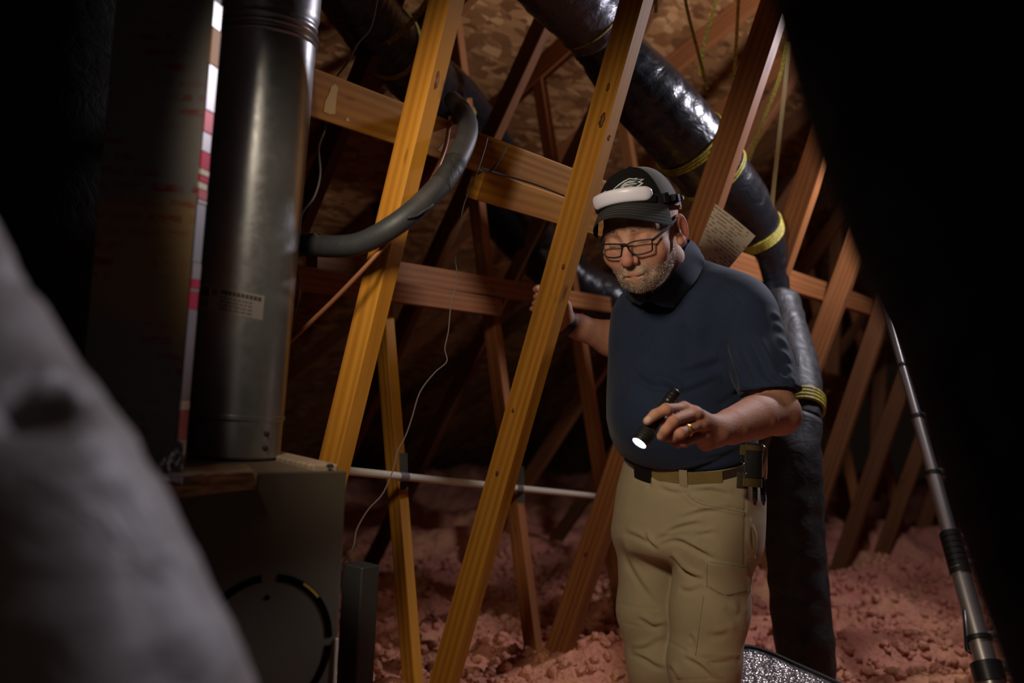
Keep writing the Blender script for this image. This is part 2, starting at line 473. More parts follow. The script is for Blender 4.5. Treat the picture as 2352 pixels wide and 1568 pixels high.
webA = {}; webB = {}
for k in range(1, 10):
    src = min(k, 7); shift = TN * 0.61 * (k - src)
    p, q = [UT(*c, src) + shift for c in A_px[src]]; webA[k] = extend(p, q)
    src = min(max(k, 2), 4); shift = TN * 0.61 * (k - src)
    p, q = [UT(*c, src) + shift for c in B_px[src]]; webB[k] = extend(p, q)
for k in range(1, 10):
    t_, b_ = webA[k]
    e = empty('roof_truss', (b_[0], b_[1], 0), LAB[k], 'truss', 'roof trusses along the attic'); tr[k] = e
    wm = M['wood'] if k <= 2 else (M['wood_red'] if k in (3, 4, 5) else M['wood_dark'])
    wd, th = A_w.get(k, (0.078, 0.038))
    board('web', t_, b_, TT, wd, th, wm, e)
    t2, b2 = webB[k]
    if k == 2: t2 = UT(872, 600, 2)  # web cut at the brace; a darker strut stands in for its dim upper part
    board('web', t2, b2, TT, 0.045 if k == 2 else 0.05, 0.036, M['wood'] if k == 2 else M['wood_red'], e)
    src = min(max(k, 3), 5); shift = TN * 0.61 * (k - src)
    p, q = [UT(*c, src) + shift for c in C_px[src]]
    t3, b3 = extend(p, q)
    if b3[1] < 9: board('web', t3, b3, TT, 0.064, 0.038, M['wood_dark'], e)
    base = tplane(k)
    s0 = np.dot(RP - base, TT)
    o = base.copy(); o[2] = 0
    board('bottom_chord', o + TT * -4.0 + np.array([0, 0, .045]), o + TT * 1.4 + np.array([0, 0, .045]), (0, 0, 1), 0.089, 0.038, M['wood_dark'], e)
    pr = RP + TN * np.dot(base - RP, TN)
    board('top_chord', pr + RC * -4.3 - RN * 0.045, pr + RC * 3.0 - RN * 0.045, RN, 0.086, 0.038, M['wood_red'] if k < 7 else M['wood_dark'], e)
for k in (-1, 0):
    base = tplane(k); pr = RP + TN * np.dot(base - RP, TN)
    e = empty('rafter', pr + RC * -4.3, ['bare rafter above the furnace, left of the trusses', 'leftmost bare rafter in the dark above the plenum'][0 if k == 0 else 1], 'rafter', 'bare rafters at the left')
    board('top_chord', pr + RC * -4.3 - RN * 0.045, pr + RC * 3.0 - RN * 0.045, RN, 0.086, 0.038, M['wood_dark'], e)

# ---- knots on the two near webs
def knot(px, py, k, wpx, hpx, parent, off=-0.024):
    c = UT(px, py, k, off); d = np.dot(c - CAM, _F)
    rx, ry = wpx * d / FPX / 2, hpx * d / FPX / 2
    ax = unit(webA[k][0] - webA[k][1]); ay = unit(np.cross(ax, TN))
    ang = np.linspace(0, 2 * np.pi, 14, endpoint=False)
    rr = 1 + 0.2 * rng.standard_normal(14)
    ring = c + np.cos(ang)[:, None] * rr[:, None] * rx * ay + np.sin(ang)[:, None] * rr[:, None] * ry * ax
    V = np.vstack([ring, ring - TN * 0.0016, (c - TN * 0.0022)[None]])
    F = [(i, (i + 1) % 14, 14 + (i + 1) % 14, 14 + i) for i in range(14)] + [(14 + i, 14 + (i + 1) % 14, 28) for i in range(14)]
    mesh_obj('knot', V, F, M['knot'], parent)
knot(1383, 276, 2, 12, 30, tr[2]); knot(1294, 612, 2, 7, 14, tr[2]); knot(1178, 942, 2, 5, 10, tr[2]); knot(1142, 1086, 2, 6, 11, tr[2])
knot(1397, 200, 2, 6, 20, tr[2]); knot(1399, 316, 2, 8, 14, tr[2])
knot(1005, 185, 1, 14, 40, tr[1], -0.0215)
knot(1345, 1273, 3, 6, 12, tr[3]); 

# ---- long braces running across the trusses
def brace(name, a, b, wdir, wd, th, mat, label, bev=0.002, group=None):
    o = board(name, a, b, wdir, wd, th, mat, None, bev)
    tag(o, label, 'brace', group or 'long braces nailed across the trusses'); return o
def ext(a, b, pa, pb):
    """carry line a-b on to pixel columns pa and pb"""
    def at(px):
        r_ = None
        lo, hi = -2.0, 3.0
        f = lambda t: proj(a + (b - a) * t)[0][0] - px
        for _ in range(60):
            m_ = (lo + hi) / 2
            if f(m_) > 0: hi = m_
            else: lo = m_
        return a + (b - a) * lo
    return at(pa), at(pb)
wv = unit(np.array([0, 0, 1.0]) + 0.35 * TT)
a, b = ext(U(960, 300, 2.03), U(1300, 422, 2.50), 690, 1440)
ub = brace('lateral_brace', a, b, wv, 0.082, 0.036, M['wood'], 'upper orange brace running from behind the flue pipe to the gripped web')
ub_x = unit(b - a); ub_n = unit(np.cross(ub_x, wv)); ub_n = ub_n if ub_n[1] < 0 else -ub_n; ub_p = a + ub_n * 0.0186
M['scrape'] = mat_new('raw_wood_scrape', (0.50, 0.32, 0.11), 0.7)
def face_patch(name, px_pts, parent, mat):
    pts = np.array([on_plane(x, y, ub_p, ub_n) for x, y in px_pts]); n_ = len(pts)
    V = np.vstack([pts, pts - ub_n * 0.0012]); F = [tuple(range(n_)), tuple(range(n_, 2 * n_))[::-1]] + [(i, n_ + i, n_ + (i + 1) % n_, (i + 1) % n_) for i in range(n_)]
    return mesh_obj(name, V, F, mat, parent, smooth=False)
face_patch('scrape', [(762, 197), (771, 193), (777, 202), (773, 225), (770, 262), (757, 262), (744, 256), (748, 232), (757, 215)], ub, M['scrape'])
face_patch('scrape', [(800, 268), (803, 280), (794, 277)], ub, M['scrape'])
face_patch('scrape', [(1005, 345), (1018, 328), (1040, 318), (1062, 318), (1050, 352), (1030, 356)], ub, M['scrape'])
a, b = ext(U(1100, 424, 2.23), U(1300, 487, 2.52), 1090, 1800)
brace('lateral_brace', a, b, wv, 0.068, 0.036, M['wood'], 'short orange brace butted under the upper brace, left of the cap')
k2a = webB[2]; 
pB2 = UT(897, 640, 2, -0.04); pB3 = UT(1125, 672, 3, -0.04)
a, b = ext(UT(885, 622, 2, -0.05), UT(1330, 690, 4, -0.05), 715, 1460)
brace('lateral_brace', a, b, (0, 0, 1), 0.060, 0.036, M['wood_red'], 'dim brace behind the gripping hand, upper of two overlapped boards')
a, b = ext(UT(885, 668, 2, -0.09), UT(1130, 704, 3, -0.09), 640, 1143)
brace('lateral_brace', a, b, (0, 0, 1), 0.056, 0.036, M['wood_red'], 'dim brace ending left of the gripping hand, lower of two overlapped boards')
a, b = ext(UT(1785, 637, 4, 0.1), UT(1990, 703, 6, 0.1), 1640, 2120)
brace('lateral_brace', a, b, (0, 0, 1), 0.075, 0.036, M['wood_red'], 'orange brace crossing the trusses right of the man\'s shoulder')
a, b = ext(UT(1880, 872, 7, 0.1), UT(2060, 903, 9, 0.1), 1840, 2200)
brace('lateral_brace', a, b, (0, 0, 1), 0.085, 0.036, M['wood_dark'], 'dark brace low on the right beside the ladder')
# short dim uprights at the far right
for i, (p, q) in enumerate([((1925, 480), (1905, 1150)), ((2030, 640), (2010, 1150)), ((820, 330), (770, 520)), ((866, 420), (885, 560))]):
    kk = 8 if i < 2 else 4
    o = board('strut', UT(*p, kk), UT(*q, kk), TT, 0.07, 0.038, M['wood_dark'])
    tag(o, ['dim upright strut right of the shoulder, behind the orange brace', 'dim upright strut just left of the ladder top',
            'dim strut leaning right, seen between flue pipe and amber web', 'dim strut leaning left, seen just left of the amber web'][i], 'strut', 'dim struts in the background')
# ================================================================== furnace, plenum and flue
E1 = unit(np.array([0.80, 0.60, 0])); E2 = np.array([-E1[1], E1[0], 0])      # along the front (right), to the back
FC = U(797, 1076, 1.60)                                                       # top front right corner of the cabinet
ZT = FC[2]
cab = empty('furnace_cabinet', (FC[0], FC[1], 0), 'dark brown furnace cabinet with a round knockout, under the flue pipe', 'furnace')
def slab(name, o, x, y, z, lx, ly, lz, mat, parent, bev=0.003):
    """box from corner o with edges lx*x, ly*y, lz*z"""
    c = o + x * lx / 2 + y * ly / 2 + z * lz / 2
    me = box_mesh(lx, ly, lz, bev).copy(); me.name = name; me.materials.clear(); me.materials.append(mat)
    ob = bpy.data.objects.new(name, me); return link(ob, parent, frame_mat(x, y, z, c))
Zv = np.array([0, 0, 1.0])
org = FC - E1 * 0.62 - Zv * ZT
slab('front_panel', org, E1, E2, Zv, 0.62, 0.012, ZT - 0.004, M['cabinet'], cab, 0.0015)
slab('body', org + E2 * 0.013, E1, E2, Zv, 0.60, 0.50, ZT - 0.012, M['cabinet'], cab)
M['flange'] = mat_new('pale_flange', (0.52, 0.47, 0.40), 0.4, 0.3)
slab('side_flange', FC - E2 * 0.003 - E1 * 0.005 - Zv * ZT, E1, E2, Zv, 0.005, 0.010, ZT - 0.27, M['flange'], cab, 0.001)  # cut short to its lit lower stretch, so the light's edge is in the shape
slab('top_plank', FC - E1 * 0.045 + E2 * 0.03 - Zv * 0.010, E1, E2, Zv, 0.045, 0.48, 0.014, wood_mat('grey_plank', (0.42, 0.33, 0.25), (0.25, 0.18, 0.13), (0.3, 0.2, 0.14)), cab)
M['top_sheet'] = mat_new('cabinet_top', (0.16, 0.115, 0.085), 0.6)
slab('top_sheet', org + E2 * 0.015 + Zv * (ZT - 0.012), E1, E2, Zv, 0.572, 0.50, 0.008, M['top_sheet'], cab, 0.001)
# round knockout: black arc strips drawn as slot shade between four bridges
kc = on_plane(607, 1490, FC, E2); kr = 0.108
M['slot'] = mat_new('slot_shade', (0.002, 0.002, 0.002), 0.9, 0.0, 0.0)  # flat black laid on as the shade inside slots, hole and tear
M['yellow_print'] = mat_new('yellow_print', (0.45, 0.30, 0.02), 0.5)
def arc_slot(name, a0, a1, r0, r1, mat, lift):
    n = 24; A = np.linspace(math.radians(a0), math.radians(a1), n)
    d = (np.cos(A)[:, None] * E1 + np.sin(A)[:, None] * Zv)
    V = np.vstack([kc + d * r0 - E2 * lift, kc + d * r1 - E2 * lift, kc + d * r0 - E2 * -0.001, kc + d * r1 - E2 * -0.001])
    F = []
    for i in range(n - 1):
        F += [(i, i + 1, n + i + 1, n + i), (2 * n + i, 2 * n + i + 1, i + 1, i), (n + i, n + i + 1, 3 * n + i + 1, 3 * n + i)]
    F += [(0, n, 3 * n, 2 * n), (n - 1, 2 * n - 1, 4 * n - 1, 3 * n - 1)]
    return mesh_obj(name, V, F, mat, cab, smooth=False)
for a0, a1 in ((3, 82), (96, 172), (184, 262), (276, 356)):
    arc_slot('knockout_slot', a0, a1, kr - 0.0055, kr + 0.0055, M['slot'], 0.0012)
arc_slot('yellow_mark', 40, 58, kr + 0.0010, kr + 0.0042, M['yellow_print'], 0.0018)
def disc(name, c, n, r, t, mat, parent, seg=16):
    V, F = lathe([(0, r), (t * 0.6, r), (t, r * 0.6)], c, n, seg); return mesh_obj(name, V, F, mat, parent, autos=40)
disc('pilot_hole', kc + Zv * 0.078, -E2, 0.004, 0.0015, M['slot'], cab)
disc('screw', FC - E1 * 0.02 + Zv * 0.0 + E2 * 0.02, Zv, 0.006, 0.006, M['dark_metal'], cab)

# ---- flue pipe
FB = on_plane(530, 1046, (0, 0, ZT), Zv) + np.array([0, 0.015, 0])
FT = U(640, -60, 1.72); 
dpt = np.dot(FB - CAM, _F)
FT = U(634, -80, dpt + 0.02)
fdir = unit(FT - FB); fl_len = np.linalg.norm(FT - FB); FR = 0.081
flue = empty('flue_pipe', FB, 'tall grey galvanised flue pipe standing on the furnace', 'flue pipe')
def zpx(py):  # distance up the flue for a pixel row
    lo, hi = -0.2, 1.5
    for _ in range(50):
        m_ = (lo + hi) / 2
        if proj(FB + fdir * m_)[1][0] > py: lo = m_
        else: hi = m_
    return lo
zr = zpx(945); zk = zpx(75)
V, F = lathe([(0.0, FR - .004), (0.004, FR - .001), (zr - 0.012, FR - .001), (zr - 0.008, FR + .0015), (zr - .002, FR + .0015), (zr, FR - .002)], FB, fdir, 72)
mesh_obj('base_section', V, F, M['galv'], flue, autos=30)
V, F = lathe([(zr - 0.01, FR - .001), (zr + 0.004, FR), (zk - 0.02, FR)] + [(zk - 0.02 + i * 0.002, FR + 0.0035 * math.sin(i * 0.9) * (1 if i < 14 else 0.2)) for i in range(1, 22)] +
             [(zk + 0.03, FR + 0.002), (zk + 0.034, FR + 0.002), (fl_len + 0.25, FR + 0.002)], FB, fdir, 72)
mesh_obj('pipe_section', V, F, M['galv'], flue, autos=40)
fx = unit(np.cross(np.array([0, 1.0, 0]), fdir)); fy = np.cross(fdir, fx)         # fx image right, -? fy away
if np.dot(fy, [0, 1, 0]) < 0: fy = -fy
def on_flue(ang, s, r=FR):   # ang 0 = facing camera, + to the right
    return FB + fdir * s + (fx * math.sin(ang) - fy * math.cos(ang)) * r
M['screw'] = mat_new('screw_dark', (0.02, 0.02, 0.02), 0.5, 0.3)
for s_, a_ in ((zpx(985), 0.95), (zpx(1017), 0.95)):
    disc('screw', on_flue(a_, s_), on_flue(a_, s_, 1.0) - on_flue(a_, s_, 0.5), 0.0045, 0.004, M['screw'], flue)
# printed label wrapped round the pipe
def flue_patch(name, a0, a1, s0, s1, mat, lift, parent, tilt=0.0, n=20):
    A = np.linspace(a0, a1, n); V = []
    for row_ in (s0, s1):
        for a_ in A: V.append(on_flue(a_, row_ + tilt * (a_ - a0), FR + lift))
    for row_ in (s0, s1):
        for a_ in A: V.append(on_flue(a_, row_ + tilt * (a_ - a0), FR - 0.0005))
    F = []
    for i in range(n - 1):
        F += [(i, i + 1, n + i + 1, n + i), (2 * n + i, 2 * n + i + 1, i + 1, i), (n + i, n + i + 1, 3 * n + i + 1, 3 * n + i)]
    F += [(0, n, 3 * n, 2 * n), (n - 1, 3 * n - 1, 4 * n - 1, 2 * n - 1)]
    return mesh_obj(name, V, F, mat, parent, autos=30)
M['label'] = mat_new('label_film', (0.30, 0.26, 0.25), 0.35, 0.3)
M['label_ink'] = mat_new('label_ink', (0.035, 0.030, 0.032), 0.5)
M['label_grey'] = mat_new('label_grey', (0.13, 0.115, 0.11), 0.45, 0.3)
sa, sb = zpx(716), zpx(662)
lab = flue_patch('warning_label', -0.95, 0.62, sa, sb, M['label'], 0.0006, flue, -0.009)
H_ = sb - sa
def lp(a0, a1, f0, f1, mat): flue_patch('print', a0, a1, sa + H_ * f0 - 0.009 * (a0 + 0.95), sa + H_ * f1 - 0.009 * (a0 + 0.95), mat, 0.0010, lab, -0.009, 8)
lp(-0.90, -0.60, 0.52, 0.92, M['label_ink']); lp(-0.90, -0.60, 0.08, 0.44, M['label_grey'])
lp(-0.52, -0.36, 0.62, 0.90, M['label_grey'])
for a_ in np.arange(-0.28, 0.50, 0.085): lp(a_, a_ + 0.068, 0.74, 0.90, M['label_ink'])
for r_ in range(4):
    a_ = -0.30
    while a_ < 0.36:
        l_ = rng.uniform(0.05, 0.14); lp(a_, min(a_ + l_, 0.38), 0.56 - r_ * 0.15, 0.64 - r_ * 0.15, M['label_grey']); a_ += l_ + 0.025

# ---- foil faced duct board plenum standing left of the pipe
def foil_mat():
    m = mat_new('printed_foil', (0.24, 0.22, 0.21), 0.55, 0.15); t = NT(m)
    v = t.coord('Object', (1, 1, 1))
    br = t.n('ShaderNodeTexBrick'); br.inputs['Scale'].default_value = 1.0
    br.inputs['Brick Width'].default_value = 0.062; br.inputs['Row Height'].default_value = 0.022; br.inputs['Mortar Size'].default_value = 0.006
    br.inputs['Color1'].default_value = (1, 1, 1, 1); br.inputs['Color2'].default_value = (0.2, 0.2, 0.2, 1); br.inputs['Mortar'].default_value = (0, 0, 0, 1)
    t.l(v, br.inputs['Vector'])
    n = t.noise(v, 9, 2); n2 = t.noise(t.coord('Object', (3, 14, 1)), 12, 1)
    on = t.math('MULTIPLY', br.outputs['Color'], t.ramp(n.outputs['Fac'], [(0.46, (0, 0, 0)), (0.54, (1, 1, 1))]))
    on = t.math('MULTIPLY', on, t.ramp(n2.outputs['Fac'], [(0.38, (0, 0, 0)), (0.46, (1, 1, 1))]))
    band = t.noise(t.coord('Object', (0.3, 1, 1)), 3.2, 1)
    base = t.mix((0.23, 0.215, 0.205), (0.42, 0.24, 0.08), t.ramp(band.outputs['Fac'], [(0.55, (0, 0, 0)), (0.62, (0.7, 0.7, 0.7))]))
    t.color(t.mix(base, (0.26, 0.012, 0.018), on))
    fi = t.noise(v, 60, 3); t.bump(fi.outputs['Fac'], 0.15, 0.004)
    return m
M['foil_print'] = foil_mat()
M['foil'] = mat_new('bare_foil', (0.60, 0.57, 0.58), 0.32, 0.9)
PB = on_plane(399, 1094, (0, 0, ZT - 0.004), Zv)
PTp = U(496, -60, np.dot(PB - CAM, _F) + 0.02)
pdir = unit(PTp - PB); plen = np.linalg.norm(PTp - PB) + 0.12
pn = unit(np.array([0.985, -0.17, 0])); pn = unit(pn - pdir * np.dot(pn, pdir)); pb = np.cross(pdir, pn)
if pb[1] < 0: pb = -pb
PW = 0.155
plen_o = empty('plenum', PB, 'foil-faced duct board plenum with red printing, left of the flue pipe', 'plenum')
slab('front_panel', PB - pn * PW, pn, pdir, -np.cross(pdir, pn) if np.cross(pdir, pn)[1] < 0 else np.cross(pdir, pn), PW, plen, 0.024, M['foil_print'], plen_o, 0.0015)
slab('side_panel', PB - pn * PW + pb * 0.026, pn, pdir, pb, 0.024, plen, 0.24, M['foil_print'], plen_o, 0.0015)
# the corner: foil tape in lengths, some printed red, some bare
tape_cols = {'foil': M['foil'], 'red': mat_new('red_tape', (0.62, 0.03, 0.09), 0.35, 0.3), 'pale': mat_new('pale_tape', (0.70, 0.62, 0.45), 0.4, 0.3),
             'pink': mat_new('pink_tape', (0.55, 0.16, 0.18), 0.35, 0.5), 'tan': mat_new('tan_tape', (0.5, 0.26, 0.10), 0.5, 0.2), 'grey': mat_new('grey_foil_tape', (0.42, 0.42, 0.45), 0.35, 0.8)}
segs = [(0, 60, 'foil'), (60, 145, 'tan'), (145, 250, 'foil'), (250, 300, 'pink'), (300, 345, 'foil'), (345, 385, 'red'), (385, 400, 'pale'), (400, 415, 'red'), (415, 432, 'pale'),
        (432, 455, 'pink'), (455, 465, 'foil'), (465, 600, 'grey'), (600, 640, 'foil'), (640, 660, 'red'), (660, 668, 'foil'), (668, 708, 'red'), (708, 920, 'grey'), (920, 942, 'pale'),
        (942, 1010, 'pink'), (1010, 1090, 'foil')]
def pl_at(py):
    lo, hi = -0.1, 1.6
    for _ in range(50):
        m_ = (lo + hi) / 2
        if proj(PB + pdir * m_)[1][0] > py: lo = m_
        else: hi = m_
    return max(lo, 0.0)
for y0, y1, c_ in segs:
    s0, s1 = pl_at(y1), pl_at(y0)
    j = rng.uniform(0, 0.0012)
    slab('corner_tape', PB + pdir * s0 + pb * -0.001 - pn * 0.001, pn, pdir, pb, 0.0025 + j, s1 - s0 - 0.0006, 0.026, tape_cols[c_], plen_o, 0.0008)
# crumpled foil tape sealing the foot of the plenum over the cabinet edge
def crumple(name, corners, mat, parent, n=(26, 10), amp=0.004, thick=0.0015, seed=1, mw=None):
    c = [np.asarray(x) for x in corners]
    u_, v_ = np.meshgrid(np.linspace(0, 1, n[0]), np.linspace(0, 1, n[1]), indexing='ij')
    P = (c[0] * ((1 - u_) * (1 - v_))[..., None] + c[1] * (u_ * (1 - v_))[..., None] + c[2] * (u_ * v_)[..., None] + c[3] * ((1 - u_) * v_)[..., None])
    nn = unit(np.cross(c[1] - c[0], c[3] - c[0]))
    hgt = (fbm2(u_ * 9 + seed, v_ * 5, 3, seed) - 0.5) * 2 * amp
    top = (P + nn * hgt[..., None]).reshape(-1, 3); bot = (P + nn * (hgt - thick)[..., None]).reshape(-1, 3)
    nx_, ny_ = n; id_ = np.arange(nx_ * ny_).reshape(n)
    F = np.stack([id_[:-1, :-1], id_[1:, :-1], id_[1:, 1:], id_[:-1, 1:]], -1).reshape(-1, 4)
    N0 = nx_ * ny_; F2 = F[:, ::-1] + N0
    rim = np.concatenate([id_[:, 0], id_[-1, 1:], id_[::-1, -1][1:], id_[0, ::-1][1:]])
    F3 = np.stack([rim[1:], rim[:-1], rim[:-1] + N0, rim[1:] + N0], -1)
    return mesh_obj(name, np.vstack([top, bot]), np.vstack([F, F2, F3]), mat, parent, autos=45)
crumple('base_tape', [on_plane(330, 1100, FC - E2 * 0.003, E2), on_plane(590, 1082, FC - E2 * 0.003, E2), on_plane(585, 1122, FC - E2 * 0.003, E2), on_plane(345, 1150, FC - E2 * 0.003, E2)],
        M['foil_print'], plen_o, amp=0.004)
crumple('base_tape', [on_plane(320, 1095, (0, 0, ZT + .004), Zv), on_plane(590, 1083, (0, 0, ZT + .004), Zv), on_plane(560, 1064, (0, 0, ZT + .004), Zv), on_plane(350, 1075, (0, 0, ZT + .004), Zv)],
        M['foil_print'], plen_o, amp=0.003, seed=4)
crumple('tape_gather', [PB + np.array([-.02, -.02, 0.0]), PB + np.array([.022, -.016, -0.008]), PB + np.array([.012, -.004, .05]), PB + np.array([-.006, -.006, .055])], M['foil'], plen_o, (14, 14), 0.007, seed=9)
slab('brass_clip', on_plane(368, 1124, FC - E2 * 0.010, E2), E1, E2, Zv, 0.062, 0.004, 0.006, mat_new('dull_brass', (0.45, 0.36, 0.16), 0.4, 0.8), plen_o, 0.001)

# ================================================================== white sack close to the lens (left)
def sack():
    prof = [(-420, 60), (-230, 250), (-60, 470), (0, 615), (45, 668), (120, 790), (205, 885), (252, 965), (300, 1062), (345, 1160), (425, 1300), (502, 1440), (552, 1568), (600, 1720)]
    prof = np.array(prof, float)
    d0 = 0.60
    n, m_ = 140, 60
    t = np.linspace(0, 1, n); L = np.linspace(0, 1, len(prof))
    ex = np.interp(t, L, prof[:, 0]); ey = np.interp(t, L, prof[:, 1])
    ker = np.hanning(9); ker /= ker.sum()
    ex = np.convolve(np.pad(ex, 4, 'edge'), ker, 'valid'); ey = np.convolve(np.pad(ey, 4, 'edge'), ker, 'valid')
    V = []
    for i in range(n):
        e = U(ex[i], ey[i], d0)                      # silhouette point
        R_ = (0.17 + 0.10 * t[i]) * math.sqrt(max(1 - max(0, 1 - t[i] / 0.16) ** 2, 0.01))
        c = e - _R * R_ * 0.93 - _U * R_ * 0.38      # axis of the sack
        for j in range(m_):
            a = 2 * math.pi * j / m_
            out = unit(_R * 0.93 + _U * 0.38) * math.cos(a) + _F * math.sin(a) * 0.8
            V.append(c + out * R_)
    V = np.array(V)
    # soft creases and one dimple
    ii, jj = np.meshgrid(np.arange(n), np.arange(m_), indexing='ij')
    cr = fbm2(ii / 14.0, jj / 7.0, 3, 31) - 0.5
    ctr = V.reshape(n, m_, 3).mean(1, keepdims=True)
    G = V.reshape(n, m_, 3); dirs = G - ctr; dirs /= np.linalg.norm(dirs, axis=2, keepdims=True)
    px, py, _ = proj(G.reshape(-1, 3)); px = px.reshape(n, m_); py = py.reshape(n, m_)
    front = (dirs @ _F) < 0.2
    dm = np.exp(-(((px - 110) / 55) ** 2 + ((py - 940) / 45) ** 2)) * front
    dm2 = np.exp(-(((px - 350 - (py - 1400) * 0.25) / 40) ** 2)) * np.clip((py - 1250) / 150, 0, 1) * front
    G = G + dirs * (0.012 * cr - 0.040 * dm - 0.008 * dm2)[..., None]
    V = G.reshape(-1, 3)
    F = []
    for i in range(n - 1):
        for j in range(m_):
            j2 = (j + 1) % m_; F.append((i * m_ + j, (i + 1) * m_ + j, (i + 1) * m_ + j2, i * m_ + j2))
    F.append(tuple(range(m_))); F.append(tuple(range((n - 1) * m_, n * m_))[::-1])
    m = mat_new('white_plastic_film', (0.60, 0.58, 0.58), 0.5); t_ = NT(m)
    nz = t_.noise(t_.coord('Object'), 12, 4, 0.6, 1.0); t_.bump(nz.outputs['Fac'], 0.35, 0.02)
    o = mesh_obj('plastic_sack', V, F, m)
    tag(o, 'pale white plastic sack bulging out of focus at the lower left', 'sack')
sack()

# ================================================================== flexible ducts
def flex(name, pts, rads, mat, label=None, cat=None, parent=None, wr=0.03, pitch=0.045, seg=44, n=26, seed=3, group=None):
    path = catmull(pts, n)
    L = np.concatenate([[0], np.cumsum(np.linalg.norm(np.diff(path, axis=0), axis=1))])
    m_ = max(int(L[-1] / 0.010), 20); s = np.linspace(0, L[-1], m_)
    path = np.stack([np.interp(s, L, path[:, i]) for i in range(3)], -1)
    rr = np.interp(s, np.linspace(0, L[-1], len(rads)), rads)
    def rf(i, a):
        x = s[i] / pitch
        w1 = fbm2(i * 0.16 + seed * 11, a * 2.2 + 0 * i, 3, seed) - 0.5
        edge = np.minimum(a, 2 * np.pi - a) / 0.6; edge = np.clip(edge, 0, 1)
        ringw = 0.35 * np.sin(2 * np.pi * x + 0.5 * np.sin(a)) 
        return 1 + wr * (1.6 * w1 * edge + ringw * 0.35)
    V, F = sweep(path, rr, seg, True, rf)
    o = mesh_obj(name, V, F, mat, parent)
    if label: tag(o, label, cat, group)
    return o, path, rr
def band(name, path, rr, i, mat, parent, width=0.004, count=3, gap=0.009, lift=1.04, tilt=None):
    """ties wrapped round a duct at index i; count cords"""
    for c in range(count):
        j = min(max(int(i + (c - count / 2) * gap / 0.010), 1), len(path) - 2)
        T = unit(path[j + 1] - path[j - 1])
        if tilt is not None: T = unit(T + np.asarray(tilt))
        a = unit(np.cross(T, [0.3, 0.2, 1])); b = np.cross(T, a)
        ang = np.linspace(0, 2 * np.pi, 41); r = rr[j] * lift
        ctr = path[j] + unit(path[j + 1] - path[j - 1]) * ((i + (c - count / 2) * gap / 0.010) - j) * 0.010
        pts = ctr + np.cos(ang)[:, None] * a * r + np.sin(ang)[:, None] * b * r
        V, F = sweep(pts, width, 6, False)
        mesh_obj(name, V, F, mat, parent)
def near_i(path, px, py):
    x, y, _ = proj(path); return int(np.argmin((x - px) ** 2 + (y - py) ** 2))

# big duct over the man's head: jacket sleeve, crumpled collar, long run
D2 = empty('flexible_duct', U(1560, 270, 3.05), 'large shiny black flexible duct slung above the man\'s cap', 'duct')
_, p_s, r_s = flex('sleeve', [U(1150, -190, 2.55), U(1250, -80, 2.66), U(1330, 10, 2.76), U(1378, 70, 2.82)], [0.118, 0.118, 0.112, 0.098], M['jacket_silver'], parent=D2, wr=0.05, seed=5)
flex('collar', [U(1352, 55, 2.82), U(1385, 98, 2.86), U(1420, 150, 2.90)], [0.078, 0.083, 0.094], M['jacket'], parent=D2, wr=0.16, seed=6, pitch=0.02)
_, p_d, r_d = flex('run', [U(1400, 118, 2.88), U(1470, 200, 2.95), U(1560, 300, 3.04), U(1640, 400, 3.14), U(1700, 480, 3.22), U(1735, 560, 3.30), U(1748, 640, 3.36), U(1770, 760, 3.36), U(1800, 860, 3.30)],
                   [0.092, 0.112, 0.115, 0.112, 0.104, 0.098, 0.092, 0.085, 0.08], M['jacket'], parent=D2, wr=0.05, seed=7)
band('tie', p_s, r_s, len(p_s) - 4, M['strap'], D2, 0.004, 1, 0.009, 0.98)
band('tie', p_d, r_d, near_i(p_d, 1588, 330), M['strap'], D2, 0.0035, 3, 0.010, 1.03)
band('tie', p_d, r_d, near_i(p_d, 1640, 395), M['strap'], D2, 0.0035, 2, 0.010, 1.03)
band('tie', p_d, r_d, near_i(p_d, 1722, 535), M['strap'], D2, 0.0045, 4, 0.010, 1.03)
# lower stretch, hanging behind the man's elbow, then a fat insulated boot
_, p_v, r_v = flex('drop', [U(1790, 690, 3.24), U(1815, 790, 3.12), U(1835, 870, 3.0), U(1843, 930, 2.92), U(1845, 968, 2.88)], [0.062, 0.066, 0.070, 0.064, 0.048], M['jacket_dull'], parent=D2, wr=0.10, seed=9, pitch=0.06)
band('tie', p_v, r_v, len(p_v) - 6, M['strap'], D2, 0.006, 4, 0.010, 1.12)
D5 = empty('insulated_boot', U(1840, 1530, 2.78), 'thick grey-black wrapped duct boot standing behind the man\'s hip', 'duct')
flex('wrap', [U(1848, 958, 2.86), U(1840, 985, 2.85), U(1826, 1050, 2.83), U(1824, 1200, 2.80), U(1834, 1350, 2.78), U(1846, 1470, 2.76), U(1852, 1535, 2.76), U(1860, 1640, 2.76)],
     [0.052, 0.075, 0.080, 0.082, 0.081, 0.080, 0.078, 0.078], M['jacket_dull'], parent=D5, wr=0.10, pitch=0.075, seed=12)
